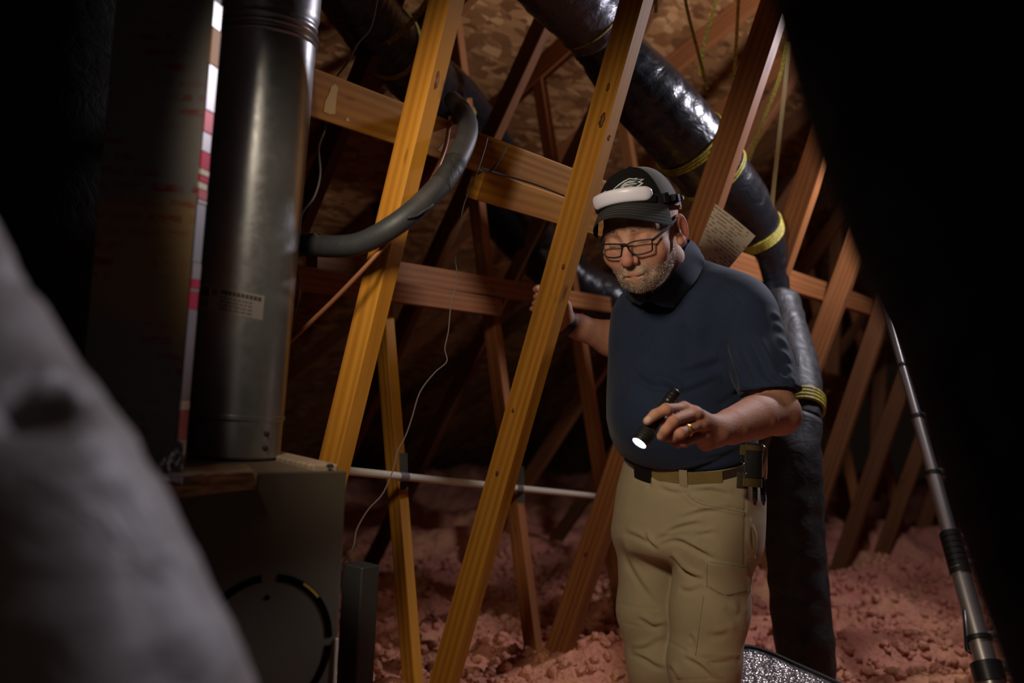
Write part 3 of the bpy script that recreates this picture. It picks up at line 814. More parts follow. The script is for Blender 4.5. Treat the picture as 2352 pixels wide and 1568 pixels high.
# duct at the upper left
D1 = empty('flexible_duct', U(930, 160, 3.0), 'shiny black flexible duct crossing behind the amber web, upper left', 'duct')
_, p1, r1 = flex('run', [U(740, -130, 2.35), U(800, -30, 2.6), U(870, 70, 2.9), U(960, 170, 3.25), U(1050, 260, 3.65), U(1120, 320, 4.0), U(1200, 400, 4.3)], [0.090, 0.092, 0.100, 0.104, 0.100, 0.075, 0.07], M['jacket'], parent=D1, wr=0.06, seed=15)
band('tie', p1, r1, near_i(p1, 895, 98), M['strap'], D1, 0.004, 3, 0.011, 1.03, tilt=_U * 0.25 + _R * 0.15)
band('tie', p1, r1, near_i(p1, 1030, 240), M['strap'], D1, 0.0045, 4, 0.010, 1.03)
_, p1b, r1b = flex('branch', [U(985, 150, 3.3), U(1060, 215, 3.5), U(1120, 285, 3.75), U(1175, 345, 4.0)], [0.062, 0.060, 0.05, 0.03], M['jacket'], parent=D1, wr=0.06, seed=17)
# lower dark duct under the brace
D3 = empty('flexible_duct', U(1300, 600, 4.2), 'dark flexible duct sagging under the short orange brace', 'duct')
flex('run', [U(1120, 420, 4.3), U(1190, 510, 4.2), U(1260, 590, 4.1), U(1330, 650, 4.1), U(1410, 690, 4.1), U(1520, 740, 4.1)], [0.13, 0.14, 0.125, 0.10, 0.09, 0.085], M['jacket'], parent=D3, wr=0.06, seed=19)
# huge matte duct right beside the lens, right edge
D6 = empty('flexible_duct', U(2300, 700, 0.62), 'unlit black duct looming out of focus along the right edge', 'duct')
pts6 = [U(x + 3, y, 0.55) for x, y in ((1480, -1500), (1600, -900), (1720, -400), (1780, -150), (1815, 0), (1900, 290), (1990, 540), (2085, 760), (2175, 1000), (2265, 1280), (2360, 1568), (2450, 1850), (2560, 2250), (2680, 2700))]
nrm6 = unit(_R * 0.96 + _U * 0.28)
flex('run', [p + nrm6 * 0.080 + _F * 0.02 for p in pts6], [0.080] * 5, M['jacket_matte'], parent=D6, wr=0.02, seed=23)

# black duct added behind the plenum to keep the left edge dark
D7 = empty('darkening_duct', U(90, 1200, 2.0), 'black duct added behind the plenum to darken the left edge', 'duct')
flex('run', [U(60, 1750, 2.05), U(80, 1200, 2.05), U(110, 600, 2.05), U(150, 0, 2.05), U(175, -350, 2.05)], [0.24] * 5, M['jacket_matte'], parent=D7, wr=0.02, seed=29)

# hanging straps
def ribbon(name, pts, width, mat, parent=None, n=8, thick=0.0012, twist=0.0):
    path = catmull(pts, n) if len(pts) > 2 else np.linspace(pts[0], pts[1], 12)
    T = np.gradient(path, axis=0); T /= np.linalg.norm(T, axis=1)[:, None]
    V = []
    for i, p in enumerate(path):
        view = unit(p - CAM); s = unit(np.cross(T[i], view)); s = unit(s * math.cos(twist * i) + view * math.sin(twist * i)); nn = unit(np.cross(s, T[i]))
        for a, b in ((-1, -1), (1, -1), (1, 1), (-1, 1)): V.append(p + s * a * width / 2 + nn * b * thick / 2)
    F = []
    for i in range(len(path) - 1):
        for j in range(4): F.append((i * 4 + j, i * 4 + (j + 1) % 4, i * 4 + 4 + (j + 1) % 4, i * 4 + 4 + j))
    F += [(3, 2, 1, 0), tuple(range(len(path) * 4 - 4, len(path) * 4))]
    return mesh_obj(name, V, F, mat, parent, autos=40)
straps = [
    ([U(1570, -40, 3.0), U(1578, 20, 3.0), U(1606, 130, 3.03), U(1625, 205, 3.02)], 0.010, 'strap', 'yellow hanging strap reaching the big duct above the cap, left one'),
    ([U(1656, -30, 3.1), U(1640, 20, 3.1), U(1618, 100, 3.12), U(1606, 175, 3.12)], 0.011, 'strap', 'yellow strap slanting left behind the big duct, above the cap'),
    ([U(1698, -30, 3.0), U(1692, 80, 3.0), U(1686, 180, 3.03)], 0.010, 'strap', 'yellow strap just left of the web that carries the paper'),
    ([U(1810, 95, 3.1), U(1790, 180, 3.1), U(1752, 280, 3.12), U(1718, 372, 3.15)], 0.012, 'strap', 'yellow strap slanting down to the duct right of the paper web'),
    ([U(1816, 95, 3.1), U(1803, 200, 3.1), U(1788, 330, 3.12), U(1776, 440, 3.16), U(1770, 520, 3.2)], 0.013, 'strap_pale', 'pale strap hanging nearly straight down to the duct bend beside the paper'),
    ([U(1509, -30, 3.0), U(1506, 30, 3.0)], 0.010, 'strap', 'short yellow strap end beside the silvered duct sleeve at the top'),
    ([U(992, -25, 2.75), U(975, 12, 2.76), U(935, 62, 2.76), U(890, 100, 2.78)], 0.016, 'strap', 'yellow strap running up from the upper left duct to the amber web')]
for p, wdt, mt, lb in straps:
    o = ribbon('strap', p, wdt, M[mt]); tag(o, lb, 'strap', 'yellow duct straps')

# ================================================================== foam covered pipe, copper tube, wires
hose = empty('foam_insulated_pipe', U(900, 520, 1.8), 'dark grey foam-insulated pipe curving up in front of the amber web', 'pipe')
hp = [U(640, 552, 1.96), U(690, 560, 1.90), U(760, 566, 1.84), U(830, 558, 1.80), U(905, 518, 1.78), U(970, 466, 1.80), U(1022, 410, 1.83), U(1058, 350, 1.88), U(1074, 300, 1.95), U(1066, 262, 2.08), U(1040, 230, 2.3)]
V, F = sweep(catmull(hp, 14), 0.0205, 22, True); 
foam_o = mesh_obj('foam_sleeve', V, F, M['foam'], hose)
# split seam with a lifted lip
def hose_pt(px, py, lift=0.0):
    r = unit(ray(px, py)); path = catmull(hp, 14)
    i = near_i(path, px, py); c = path[i]
    t0 = np.dot(c - CAM, r); q = CAM + r * t0; off = np.linalg.norm(q - c)
    h_ = math.sqrt(max(0.0205 ** 2 - min(off, 0.0205) ** 2, 0))
    return q - r * (h_ + lift)
tear = [(936, 505), (955, 500), (972, 489), (988, 480), (993, 474)]
up = [hose_pt(x, y - 3, 0.0035) for x, y in tear]; dn = [hose_pt(x, y + (5 if 0 < i < 4 else 1), 0.0008) for i, (x, y) in enumerate(tear)]
V = np.vstack([catmull(up, 5), catmull(dn, 5)]); n_ = len(V) // 2
mesh_obj('tear', V, [(i, i + 1, n_ + i + 1, n_ + i) for i in range(n_ - 1)], M['slot'], foam_o, smooth=False)
lipc = [hose_pt(x + 2, y - 5, 0.0035) for x, y in tear]
V, F = sweep(catmull(lipc, 5), 0.0022, 8); mesh_obj('tear_lip', V, F, M['foam'], foam_o)
# tape collar and crumpled tape end
def hose_ring(pxa, pya, pxb, pyb, r, mat, nm, wob=0.0, seed=2):
    path = catmull(hp, 14); i, j = near_i(path, pxa, pya), near_i(path, pxb, pyb)
    P = path[min(i, j):max(i, j) + 1]
    if len(P) < 3: P = np.linspace(path[min(i, j)], path[min(i, j) + 1], 4)
    P = catmull(P, 6)
    V, F = sweep(P, r, 28, False, lambda ii, aa: 1 + wob * (fbm2(ii * 0.5 + seed, aa * 3, 3, seed) - 0.5))
    return mesh_obj(nm, V, F, mat, hose)
hose_ring(1012, 420, 1047, 372, 0.0212, M['jacket_dull'], 'tape_wrap', 0.03)
hose_ring(655, 556, 722, 562, 0.0222, M['jacket'], 'crumpled_tape', 0.22, 8)
flap = [hose_pt(712, 540, 0.001), hose_pt(722, 534, 0.004), hose_pt(742, 548, 0.006), hose_pt(750, 568, 0.002)]
crumple('tape_flap', [hose_pt(708, 536, 0.002), hose_pt(726, 535, 0.012), hose_pt(752, 566, 0.006), hose_pt(742, 572, 0.001)], mat_new('blue_grey_tape', (0.16, 0.20, 0.20), 0.35, 0.3), hose, (10, 6), 0.001, 0.0008)

o = tube('copper_tube', [U(620, 828, 1.94), U(655, 794, 1.90), U(760, 695, 1.84), U(862, 588, 1.80), U(935, 500, 1.82), U(990, 415, 1.90), U(1022, 340, 1.98), U(1034, 270, 2.1)], 0.0042, M['copper'], n=10)
tag(o, 'thin dull copper tube slanting up behind the foam pipe', 'tube')
def wire(pts, r, mat, label, grp='stray wires'):
    o = tube('wire', pts, r, mat, seg=6, n=8); tag(o, label, 'wire', grp); return o
wire([U(870, -30, 1.9), U(862, 20, 1.9), U(850, 66, 1.9), U(822, 100, 1.9), U(800, 140, 1.92), U(775, 174, 2.0)], 0.0018, M['wire'], 'grey wire dropping from the top onto the upper orange brace')
wire([U(750, 262, 1.86), U(746, 300, 1.85), U(733, 340, 1.84), U(736, 400, 1.84), U(722, 452, 1.82), U(694, 490, 1.8), U(688, 540, 1.8)], 0.0018, M['wire'], 'grey wire hanging below the upper brace, next to the flue pipe')
wire([U(674, 596, 1.8), U(684, 630, 1.8), U(688, 680, 1.8), U(672, 735, 1.8), U(662, 790, 1.8)], 0.0019, M['wire'], 'thin wire under the foam pipe, hugging the flue pipe edge')
wire([U(1120, 318, 2.05), U(1108, 360, 2.02), U(1090, 410, 2.0), U(1066, 470, 2.0), U(1058, 520, 2.0), U(1056, 560, 2.0), U(1046, 590, 2.0), U(1050, 640, 2.0), U(1036, 700, 2.0), U(1030, 760, 2.0), U(1022, 800, 2.0), U(1026, 830, 2.0),
      U(998, 856, 1.98), U(965, 900, 1.96), U(946, 960, 1.95), U(932, 1000, 1.94), U(912, 1040, 1.93), U(904, 1075, 1.92), U(880, 1132, 1.9), U(846, 1170, 1.88), U(820, 1215, 1.86), U(812, 1255, 1.84), U(790, 1290, 1.80), U(770, 1330, 1.78)], 0.0013, M['wire'],
     'long crooked grey wire trailing from the brace down to the furnace')
wire([U(1168, 330, 2.16), U(1150, 362, 2.14), U(1132, 388, 2.13), U(1116, 394, 2.13), U(1098, 386, 2.13), U(1112, 388, 2.14), U(1150, 400, 2.18), U(1230, 424, 2.29), U(1302, 452, 2.38)], 0.0022, M['wire_dark'], 'dark wire looping over the short brace and along its seam')

# condensate pipe
pv = empty('drain_pipe', UT(925, 1095, 2, -0.06), 'cream plastic drain pipe strapped across the webs, right of the furnace', 'pipe')
a, b = UT(925, 1094, 2, -0.055), UT(1190, 1121, 3, -0.055)
a2, b2 = ext(a, b, 690, 1560)
V, F = sweep(np.linspace(a2, b2, 8), 0.0105, 16); mesh_obj('pipe', V, F, M['pvc'], pv, autos=40)
for pxl, pyl in ((925, 1094), (1190, 1121)):
    c = on_plane(pxl, pyl, a, unit(np.cross(b2 - a2, Zv))); dd = unit(b2 - a2)
    V, F = lathe([(-0.018, 0.0118), (0.018, 0.0118)], c, dd, 18); mesh_obj('tape_wrap', V, F, M['tape'], pv, autos=40)
V, F = lathe([(0, 0.0135), (0.03, 0.0135)], (a2 + (b2 - a2) * 0.0) + unit(b2 - a2) * 0.02, unit(b2 - a2), 18); mesh_obj('coupling', V, F, M['pvc'], pv, autos=40)
for k, (x, y) in ((2, (924, 1090)), (3, (1192, 1120))):
    o = board('tape_patch', UT(x + 2, y - 50, k, -0.0205), UT(x + 4, y + 35, k, -0.0205), TT, 0.03, 0.001, M['tape'], tr[k], 0)
# small dark board leaning behind the cabinet
o = slab('boot_panel', UT(788, 1270, 1, 0.10) - Zv * 0.35, TT, TN, Zv, 0.06, 0.05, 0.33, mat_new('charcoal_board', (0.035, 0.037, 0.038), 0.6), None)
tag(o, 'charcoal panel standing in the insulation behind the cabinet edge', 'panel')

# ================================================================== paper, ladder, foil cover
def paper_mat():
    m = mat_new('paper', (0.5, 0.42, 0.33), 0.8); t = NT(m)
    v = t.coord('UV')
    sep = t.n('ShaderNodeSeparateXYZ'); t.l(v, sep.inputs[0])
    ln = t.math('FRACT', t.math('MULTIPLY', sep.outputs[1], 120.0))
    on = t.math('LESS_THAN', ln, 0.45)
    n = t.noise(t.coord('UV', (90, 120, 1)), 1.0, 1)
    blk = t.noise(t.coord('UV', (22, 16, 1)), 1.0, 1)
    ink = t.math('MULTIPLY', on, t.math('MULTIPLY', t.math('GREATER_THAN', n.outputs['Fac'], 0.45), t.math('GREATER_THAN', blk.outputs['Fac'], 0.46)))
    t.color(t.mix((0.56, 0.46, 0.36), (0.25, 0.19, 0.14), ink)); return m
pc = [U(1643, 468, 2.70), U(1735, 542, 2.66), U(1642, 655, 2.66), U(1584, 612, 2.72)]
u_, v_ = np.meshgrid(np.linspace(0, 1, 12), np.linspace(0, 1, 12), indexing='ij')
P = pc[0] * ((1 - u_) * (1 - v_))[..., None] + pc[1] * (u_ * (1 - v_))[..., None] + pc[2] * (u_ * v_)[..., None] + pc[3] * ((1 - u_) * v_)[..., None]
P = (P - _F * (0.008 * np.sin(u_ * 3.0))[..., None]).reshape(-1, 3)
id_ = np.arange(144).reshape(12, 12)
F = np.stack([id_[:-1, :-1], id_[:-1, 1:], id_[1:, 1:], id_[1:, :-1]], -1).reshape(-1, 4)
P2 = np.vstack([P, P + _F * 0.0005]); F = np.vstack([F, F[:, ::-1] + 144])
o = mesh_obj('paper_sheet', P2, F, paper_mat(), None); tag(o, 'tilted printed paper sheet pinned to the web behind the shoulder', 'paper')
uvl = o.data.uv_layers.new(name='sheet'); uvs = np.stack([u_ * 0.11, -v_ * 0.16], -1).reshape(-1, 2); uvs = np.vstack([uvs, uvs])
for lp_ in o.data.loops: uvl.data[lp_.index].uv = uvs[lp_.vertex_index]

lad = empty('telescopic_ladder', U(2285, 1600, 2.72), 'telescopic aluminium ladder leaning at the right edge, with black collars', 'ladder')
L0, L1 = U(2280, 1580, 2.55), U(2041, 715, 3.25)
ld = unit(L1 - L0); LL = np.linalg.norm(L1 - L0)
def lad_s(py):
    lo, hi = -0.5, LL + 1
    for _ in range(50):
        m_ = (lo + hi) / 2
        if proj(L0 + ld * m_)[1][0] > py: lo = m_
        else: hi = m_
    return lo
side2 = unit(np.cross(ld, Zv)); 
if np.dot(side2, _F) < 0: side2 = -side2
rail_off = unit(_R * 0.9 + _F * 0.45) * 0.36
for off, nm in ((0, 'rail'), (1, 'rail')):
    o_ = L0 + rail_off * off
    for y0, y1, r in ((1760, 1475, 0.030), (1475, 1300, 0.0265), (1320, 1085, 0.0215), (1085, 955, 0.0185), (955, 600, 0.0155)):
        s0, s1 = lad_s(y0), lad_s(y1)
        V, F = lathe([(s0, r), (s1, r)], o_, ld, 28); mesh_obj(nm, V, F, M['alu'], lad, autos=40)
    for yc, r, h_ in ((1467, 0.034, 0.012), (1545, 0.040, 0.05), (1088, 0.0245, 0.010), (958, 0.022, 0.010), (840, 0.0195, 0.008)):
        V, F = lathe([(lad_s(yc) - h_ / 2, r), (lad_s(yc) + h_ / 2, r)], o_, ld, 28); mesh_obj('collar', V, F, M['black'], lad, autos=40)
    s0 = lad_s(1318); s1 = lad_s(1222); nC = 7
    for c in range(nC):
        a_ = s0 + (s1 - s0) * c / nC; hh = (s1 - s0) / nC
        V, F = lathe([(a_, 0.029), (a_ + hh * 0.8, 0.029), (a_ + hh * 0.85, 0.026), (a_ + hh, 0.026)], o_, ld, 28); mesh_obj('collar', V, F, M['black'], lad, autos=40)
for yc in (1545, 1467, 1300, 1270, 1240, 1088, 958, 840):
    s_ = lad_s(yc); V, F = sweep(np.array([L0 + ld * s_, L0 + ld * s_ + rail_off]), 0.016, 14); mesh_obj('rung', V, F, M['alu'], lad, autos=40)
for dx, y0, y1 in ((-34, 1402, 1492),):
    V, F = sweep(np.array([U(2216, y0, 2.66), U(2222, y1, 2.62), U(2240, y1 + 12, 2.6)]), 0.007, 8); mesh_obj('latch_lever', V, F, M['black'], lad)

# foil attic cover lying behind the man's leg
def bubble_mat():
    m = mat_new('bubble_foil', (0.42, 0.38, 0.36), 0.30, 0.85); t = NT(m)
    v = t.coord('Object'); vo = t.n('ShaderNodeTexVoronoi'); vo.inputs['Scale'].default_value = 130; t.l(v, vo.inputs['Vector'])
    t.bump(t.math('SUBTRACT', 1.0, vo.outputs['Distance']), 0.8, 0.004)
    n = t.noise(t.coord('Object', (60, 2, 2)), 1, 2); t.color(t.ramp(n.outputs['Fac'], [(0.4, (0.22, 0.19, 0.18)), (0.6, (0.5, 0.46, 0.44))]))
    return m
foilc = empty('foil_cover', U(1800, 1600, 2.5), 'silver bubble-foil cover with black piping at the man\'s feet', 'cover')
rim_px = [(1660, 1530, 2.50), (1682, 1496, 2.53), (1712, 1485, 2.55), (1760, 1496, 2.55), (1830, 1527, 2.52), (1900, 1558, 2.49), (1990, 1600, 2.45)]
rim = catmull([U(*p) for p in rim_px], 10)
low = rim + np.array([-0.10, -0.28, -0.26]); V = []
n_ = len(rim); mrow = 16
for i in range(mrow):
    f = i / (mrow - 1); V.append(rim * (1 - f) + low * f + np.array([0, -0.05, 0.03]) * math.sin(math.pi * f))
V = np.vstack(V)
F = [(i * n_ + j, (i + 1) * n_ + j, (i + 1) * n_ + j + 1, i * n_ + j + 1) for i in range(mrow - 1) for j in range(n_ - 1)]
ob = mesh_obj('foil_face', V, F, bubble_mat(), foilc)
sol = ob.modifiers.new('thick', 'SOLIDIFY'); sol.thickness = 0.006
V, F = sweep(rim, 0.0065, 10); mesh_obj('piping', V, F, M['black_matte'], foilc)
# ================================================================== distance-field modelling for the figure
def smin(a, b, k):
    h = np.clip(0.5 + 0.5 * (b - a) / k, 0, 1); return b * (1 - h) + a * h - k * h * (1 - h)
def smax(a, b, k): return -smin(-a, -b, k)
def f_sph(P, c, r): return np.linalg.norm(P - np.asarray(c, np.float32), axis=-1) - r
def f_cap(P, a, b, ra, rb):
    a = np.asarray(a, np.float32); b = np.asarray(b, np.float32); ab = b - a
    t = np.clip(((P - a) @ ab) / np.dot(ab, ab), 0, 1)
    return np.linalg.norm(P - a - t[..., None] * ab, axis=-1) - (ra + (rb - ra) * t)
def f_ell(P, c, r, R=None):
    q = P - np.asarray(c, np.float32)
    if R is not None: q = q @ np.asarray(R, np.float32)      # columns of R: local axes
    r = np.asarray(r, np.float32)
    k0 = np.linalg.norm(q / r, axis=-1); k1 = np.linalg.norm(q / (r * r), axis=-1) + 1e-9
    return k0 * (k0 - 1) / k1
def f_chain(P, pts, k=0.01):
    d = None
    for i in range(len(pts) - 1):
        e = f_cap(P, pts[i][0], pts[i + 1][0], pts[i][1], pts[i + 1][1])
        d = e if d is None else smin(d, e, k)
    return d
def surface_nets(fun, lo, hi, h):
    lo = np.asarray(lo, float); hi = np.asarray(hi, float)
    n = np.ceil((hi - lo) / h).astype(int) + 1
    xs = [lo[i] + h * np.arange(n[i]) for i in range(3)]
    D = np.empty(n, np.float32)
    st = max(1, int(1.2e6 / (n[1] * n[2])))
    for i in range(0, n[0], st):
        G = np.stack(np.meshgrid(xs[0][i:i + st], xs[1], xs[2], indexing='ij'), -1).astype(np.float32)
        D[i:i + st] = fun(G)
    ins = D < 0
    c = np.zeros(n - 1, np.int8)
    for a in (0, 1):
        for b in (0, 1):
            for d in (0, 1): c += ins[a:n[0] - 1 + a, b:n[1] - 1 + b, d:n[2] - 1 + d]
    act = np.argwhere((c > 0) & (c < 8))
    I, J, K = act.T
    acc = np.zeros((len(act), 3)); cnt = np.zeros(len(act))
    cor = {(a, b, d): D[I + a, J + b, K + d] for a in (0, 1) for b in (0, 1) for d in (0, 1)}
    for ax in range(3):
        for u in (0, 1):
            for v in (0, 1):
                p = [0, 0, 0]; o = [i for i in range(3) if i != ax]; p[o[0]] = u; p[o[1]] = v
                q = list(p); q[ax] = 1
                A, B = cor[tuple(p)], cor[tuple(q)]; m = (A < 0) != (B < 0)
                t = np.where(m, A / np.where(m, A - B, 1), 0)
                pos = np.tile(np.array(p, float), (len(act), 1)); pos[:, ax] = t
                acc += np.where(m[:, None], pos, 0); cnt += m
    V = lo + h * (act + acc / cnt[:, None])
    vid = np.full(n - 1, -1, np.int32); vid[I, J, K] = np.arange(len(act))
    Fs = []
    for ax in range(3):
        o = [(1, 2), (2, 0), (0, 1)][ax]
        s0 = [slice(None)] * 3; s1 = [slice(None)] * 3; s0[ax] = slice(0, -1); s1[ax] = slice(1, None)
        a, b = ins[tuple(s0)], ins[tuple(s1)]
        E = np.argwhere(a != b)
        ok = (E[:, o[0]] > 0) & (E[:, o[1]] > 0) & (E[:, o[0]] < n[o[0]] - 1) & (E[:, o[1]] < n[o[1]] - 1)
        E = E[ok]; flip = ~a[tuple(E.T)]
        def g(du, dv):
            e = E.copy(); e[:, o[0]] += du; e[:, o[1]] += dv; return vid[tuple(e.T)]
        q = np.stack([g(-1, -1), g(0, -1), g(0, 0), g(-1, 0)], -1)
        q[flip] = q[flip][:, ::-1]; Fs.append(q)
    F = np.vstack(Fs); F = F[(F >= 0).all(1)]
    return V, F
def vnormals(V, F):
    n = np.cross(V[F[:, 2]] - V[F[:, 0]], V[F[:, 3]] - V[F[:, 1]])
    N = np.zeros_like(V)
    for i in range(4): np.add.at(N, F[:, i], n)
    return N / (np.linalg.norm(N, axis=1)[:, None] + 1e-12)
def relax(V, F, it=1, lam=0.5):
    for _ in range(it):
        S = np.zeros_like(V); c = np.zeros(len(V))
        for a, b in ((0, 1), (1, 2), (2, 3), (3, 0)):
            np.add.at(S, F[:, a], V[F[:, b]]); np.add.at(S, F[:, b], V[F[:, a]])
            np.add.at(c, F[:, a], 1); np.add.at(c, F[:, b], 1)
        V = V + lam * (S / c[:, None] - V)
    return V
def poly_dist(px, py, pts, taper=True):
    best = np.full(px.shape, 1e9); tt = np.zeros(px.shape)
    pts = np.asarray(pts, float); L = np.concatenate([[0], np.cumsum(np.linalg.norm(np.diff(pts, axis=0), axis=1))])
    for i in range(len(pts) - 1):
        a, b = pts[i], pts[i + 1]; ab = b - a
        t = np.clip(((px - a[0]) * ab[0] + (py - a[1]) * ab[1]) / max(ab @ ab, 1e-9), 0, 1)
        d = np.hypot(px - a[0] - t * ab[0], py - a[1] - t * ab[1])
        m = d < best; best[m] = d[m]; tt[m] = (L[i] + t * (L[i + 1] - L[i]))[m] / L[-1]
    w = np.sin(np.pi * np.clip(tt, 0.0, 1.0)) ** 0.6 if taper else 1.0
    return best, w
def poly_inside(px, py, pts):
    ins = np.zeros(px.shape, bool); n = len(pts)
    for i in range(n):
        x0, y0 = pts[i]; x1, y1 = pts[(i + 1) % n]
        c = ((y0 > py) != (y1 > py)) & (px < (x1 - x0) * (py - y0) / (y1 - y0 + 1e-12) + x0); ins ^= c
    return ins
def sculpt(V, F, feats):
    """press folds, seams and raised patches into a surface: (kind, points, width, height)"""
    N = vnormals(V, F); px, py, d = proj(V)
    view = (V - CAM) / np.linalg.norm(V - CAM, axis=1)[:, None]
    face = np.clip(-(N * view).sum(1) * 4, 0, 1)
    D = np.zeros(len(V))
    for kind, pts, wd, amp in feats:
        if kind == 'line':
            dist, w = poly_dist(px, py, catmull(np.array([(x, y, 0) for x, y in pts], float), 6)[:, :2] if len(pts) > 2 else pts)
            D += amp * np.exp(-(dist / wd) ** 2) * w
        elif kind == 'seam':
            dist, w = poly_dist(px, py, pts, False); D += amp * np.exp(-(dist / wd) ** 2)
        elif kind == 'patch':
            dist, w = poly_dist(px, py, list(pts) + [pts[0]], False); ins = poly_inside(px, py, pts)
            sd = np.where(ins, dist, -dist); D += amp * np.clip(sd / wd * 0.5 + 0.5, 0, 1)
    return V + N * (D * face)[:, None]
from mathutils.bvhtree import BVHTree
def bvh_of(V, F): return BVHTree.FromPolygons([tuple(v) for v in V.tolist()], [tuple(f) for f in (F.tolist() if isinstance(F, np.ndarray) else F)])
def cast(bvh, px, py):
    r = unit(ray(px, py)); loc, nor, i, d = bvh.ray_cast(Vector(CAM), Vector(r))
    return (None, None) if loc is None else (np.array(loc), np.array(nor))
def decal(name, bvh, pts, mat, parent, lift=0.0008, thick=0.0006, step=2.0):
    """a thin patch lying on a surface, cut to an outline"""
    import mathutils.geometry as mg
    pts = np.asarray(pts, float); dense = []
    for i in range(len(pts)):
        a, b = pts[i], pts[(i + 1) % len(pts)]; m = max(1, int(np.hypot(*(b - a)) / step))
        for j in range(m): dense.append(a + (b - a) * j / m)
    x0, y0 = pts.min(0); x1, y1 = pts.max(0); P2 = list(dense)
    gxx, gyy = np.meshgrid(np.arange(x0, x1, step * 1.5), np.arange(y0, y1, step * 1.5))
    gxx = gxx.ravel(); gyy = gyy.ravel(); ins = poly_inside(gxx, gyy, pts); dist, _ = poly_dist(gxx, gyy, np.vstack([pts, pts[:1]]), False)
    for x, y in zip(gxx[ins & (dist > step * 0.7)], gyy[ins & (dist > step * 0.7)]): P2.append(np.array([x, y]))
    nb = len(dense)
    v2, e2, f2, *_ = mg.delaunay_2d_cdt([Vector(p) for p in P2], [], [list(range(nb))], 1, 1e-4)
    V = []
    for p in v2:
        q, n = cast(bvh, p[0], p[1])
        if q is None: return None
        V.append((q, n))
    top = [q + n * (lift + thick) for q, n in V]; bot = [q + n * (lift - 0.0008) for q, n in V]; n_ = len(V)
    F = [tuple(f) for f in f2]; F2 = [tuple(i + n_ for i in f[::-1]) for f in f2]
    cnt = {}
    for f in f2:
        for i in range(len(f)): cnt[(f[i], f[(i + 1) % len(f)])] = 1
    side = [(b, a, a + n_, b + n_) for (a, b) in cnt if (b, a) not in cnt]
    return mesh_obj(name, np.array(top + bot), F + F2 + side, mat, parent, autos=40)
def surf_line(bvh, pts, lift=0.0, n=8):
    out = []
    P = catmull(np.array([(x, y, 0) for x, y in pts], float), n) if len(pts) > 2 else np.linspace((*pts[0], 0), (*pts[1], 0), n)
    for x, y, _ in P:
        q, nn = cast(bvh, x, y)
        if q is not None: out.append(q + nn * lift)
    return np.array(out)
# ================================================================== the man
def skin_mat():
    m = mat_new('skin', (0.5, 0.27, 0.19), 0.62, spec=0.3); t = NT(m)
    at = t.n('ShaderNodeAttribute', attribute_name='tone')
    v = t.coord('Object'); n = t.noise(v, 90, 3, 0.6); n2 = t.noise(v, 420, 2, 0.6)
    c = t.mix(at.outputs['Color'], (0.40, 0.13, 0.085), t.ramp(n.outputs['Fac'], [(0.45, (0, 0, 0)), (0.75, (0.45, 0.45, 0.45))]))
    t.color(c); t.bump(t.math('ADD', n2.outputs['Fac'], t.math('MULTIPLY', n.outputs['Fac'], 0.5)), 0.5, 0.002)
    t.b.inputs['Subsurface Weight'].default_value = 0.12; t.b.inputs['Subsurface Radius'].default_value = (0.012, 0.004, 0.002); t.b.inputs['Subsurface Scale'].default_value = 0.5
    return m
M['skin'] = skin_mat()
def cloth_mat(name, c0, c1, scale, bump=0.25, rough=0.85, sheen=0.15):
    m = mat_new(name, c0, rough, spec=0.2); t = NT(m)
    v = t.coord('Object'); n = t.noise(v, scale, 2, 0.6); n2 = t.noise(v, 14, 3)
    t.color(t.mix(c0, c1, t.ramp(n2.outputs['Fac'], [(0.35, (0, 0, 0)), (0.65, (1, 1, 1))])))
    t.bump(n.outputs['Fac'], bump, 0.001); t.b.inputs['Sheen Weight'].default_value = sheen
    return m
M['navy'] = cloth_mat('navy_knit', (0.0165, 0.0275, 0.058), (0.020, 0.033, 0.068), 900, 0.35, 0.85, 0.08)
M['khaki'] = cloth_mat('khaki_ripstop', (0.35, 0.285, 0.175), (0.39, 0.315, 0.195), 700, 0.2, 0.75, 0.05)
M['webbing'] = cloth_mat('tan_webbing', (0.20, 0.145, 0.045), (0.24, 0.17, 0.055), 600, 0.5)
M['brown'] = cloth_mat('brown_belt', (0.035, 0.020, 0.012), (0.045, 0.026, 0.015), 500, 0.3)
M['capcloth'] = cloth_mat('black_cap_cloth', (0.006, 0.006, 0.0065), (0.008, 0.008, 0.0085), 900, 0.4, 0.85, 0.0)
M['capmesh'] = cloth_mat('grey_cap_back', (0.050, 0.048, 0.046), (0.065, 0.062, 0.06), 500, 0.6)
M['brim'] = cloth_mat('charcoal_brim', (0.024, 0.023, 0.024), (0.030, 0.029, 0.030), 800, 0.3, 0.85, 0.0)
M['hairgrey'] = mat_new('grey_hair', (0.42, 0.36, 0.29), 0.5)
M['frame'] = mat_new('spectacle_frame', (0.012, 0.013, 0.018), 0.42, 0.0, 0.3)
def lens_mat():
    m = mat_new('spectacle_lens', (1, 1, 1), 0.02)
    b = m.node_tree.nodes['Principled BSDF']; b.inputs['Transmission Weight'].default_value = 1.0; b.inputs['IOR'].default_value = 1.02; b.inputs['Alpha'].default_value = 0.35
    return m
M['lens'] = lens_mat()

man = empty('person', (U(1580, 1130, 2.36)[0], U(1580, 1130, 2.36)[1], 0.0),
            'man in navy polo, khaki trousers and black cap, holding a flashlight and gripping a web', 'person')
f32 = lambda p: np.asarray(p, np.float32)

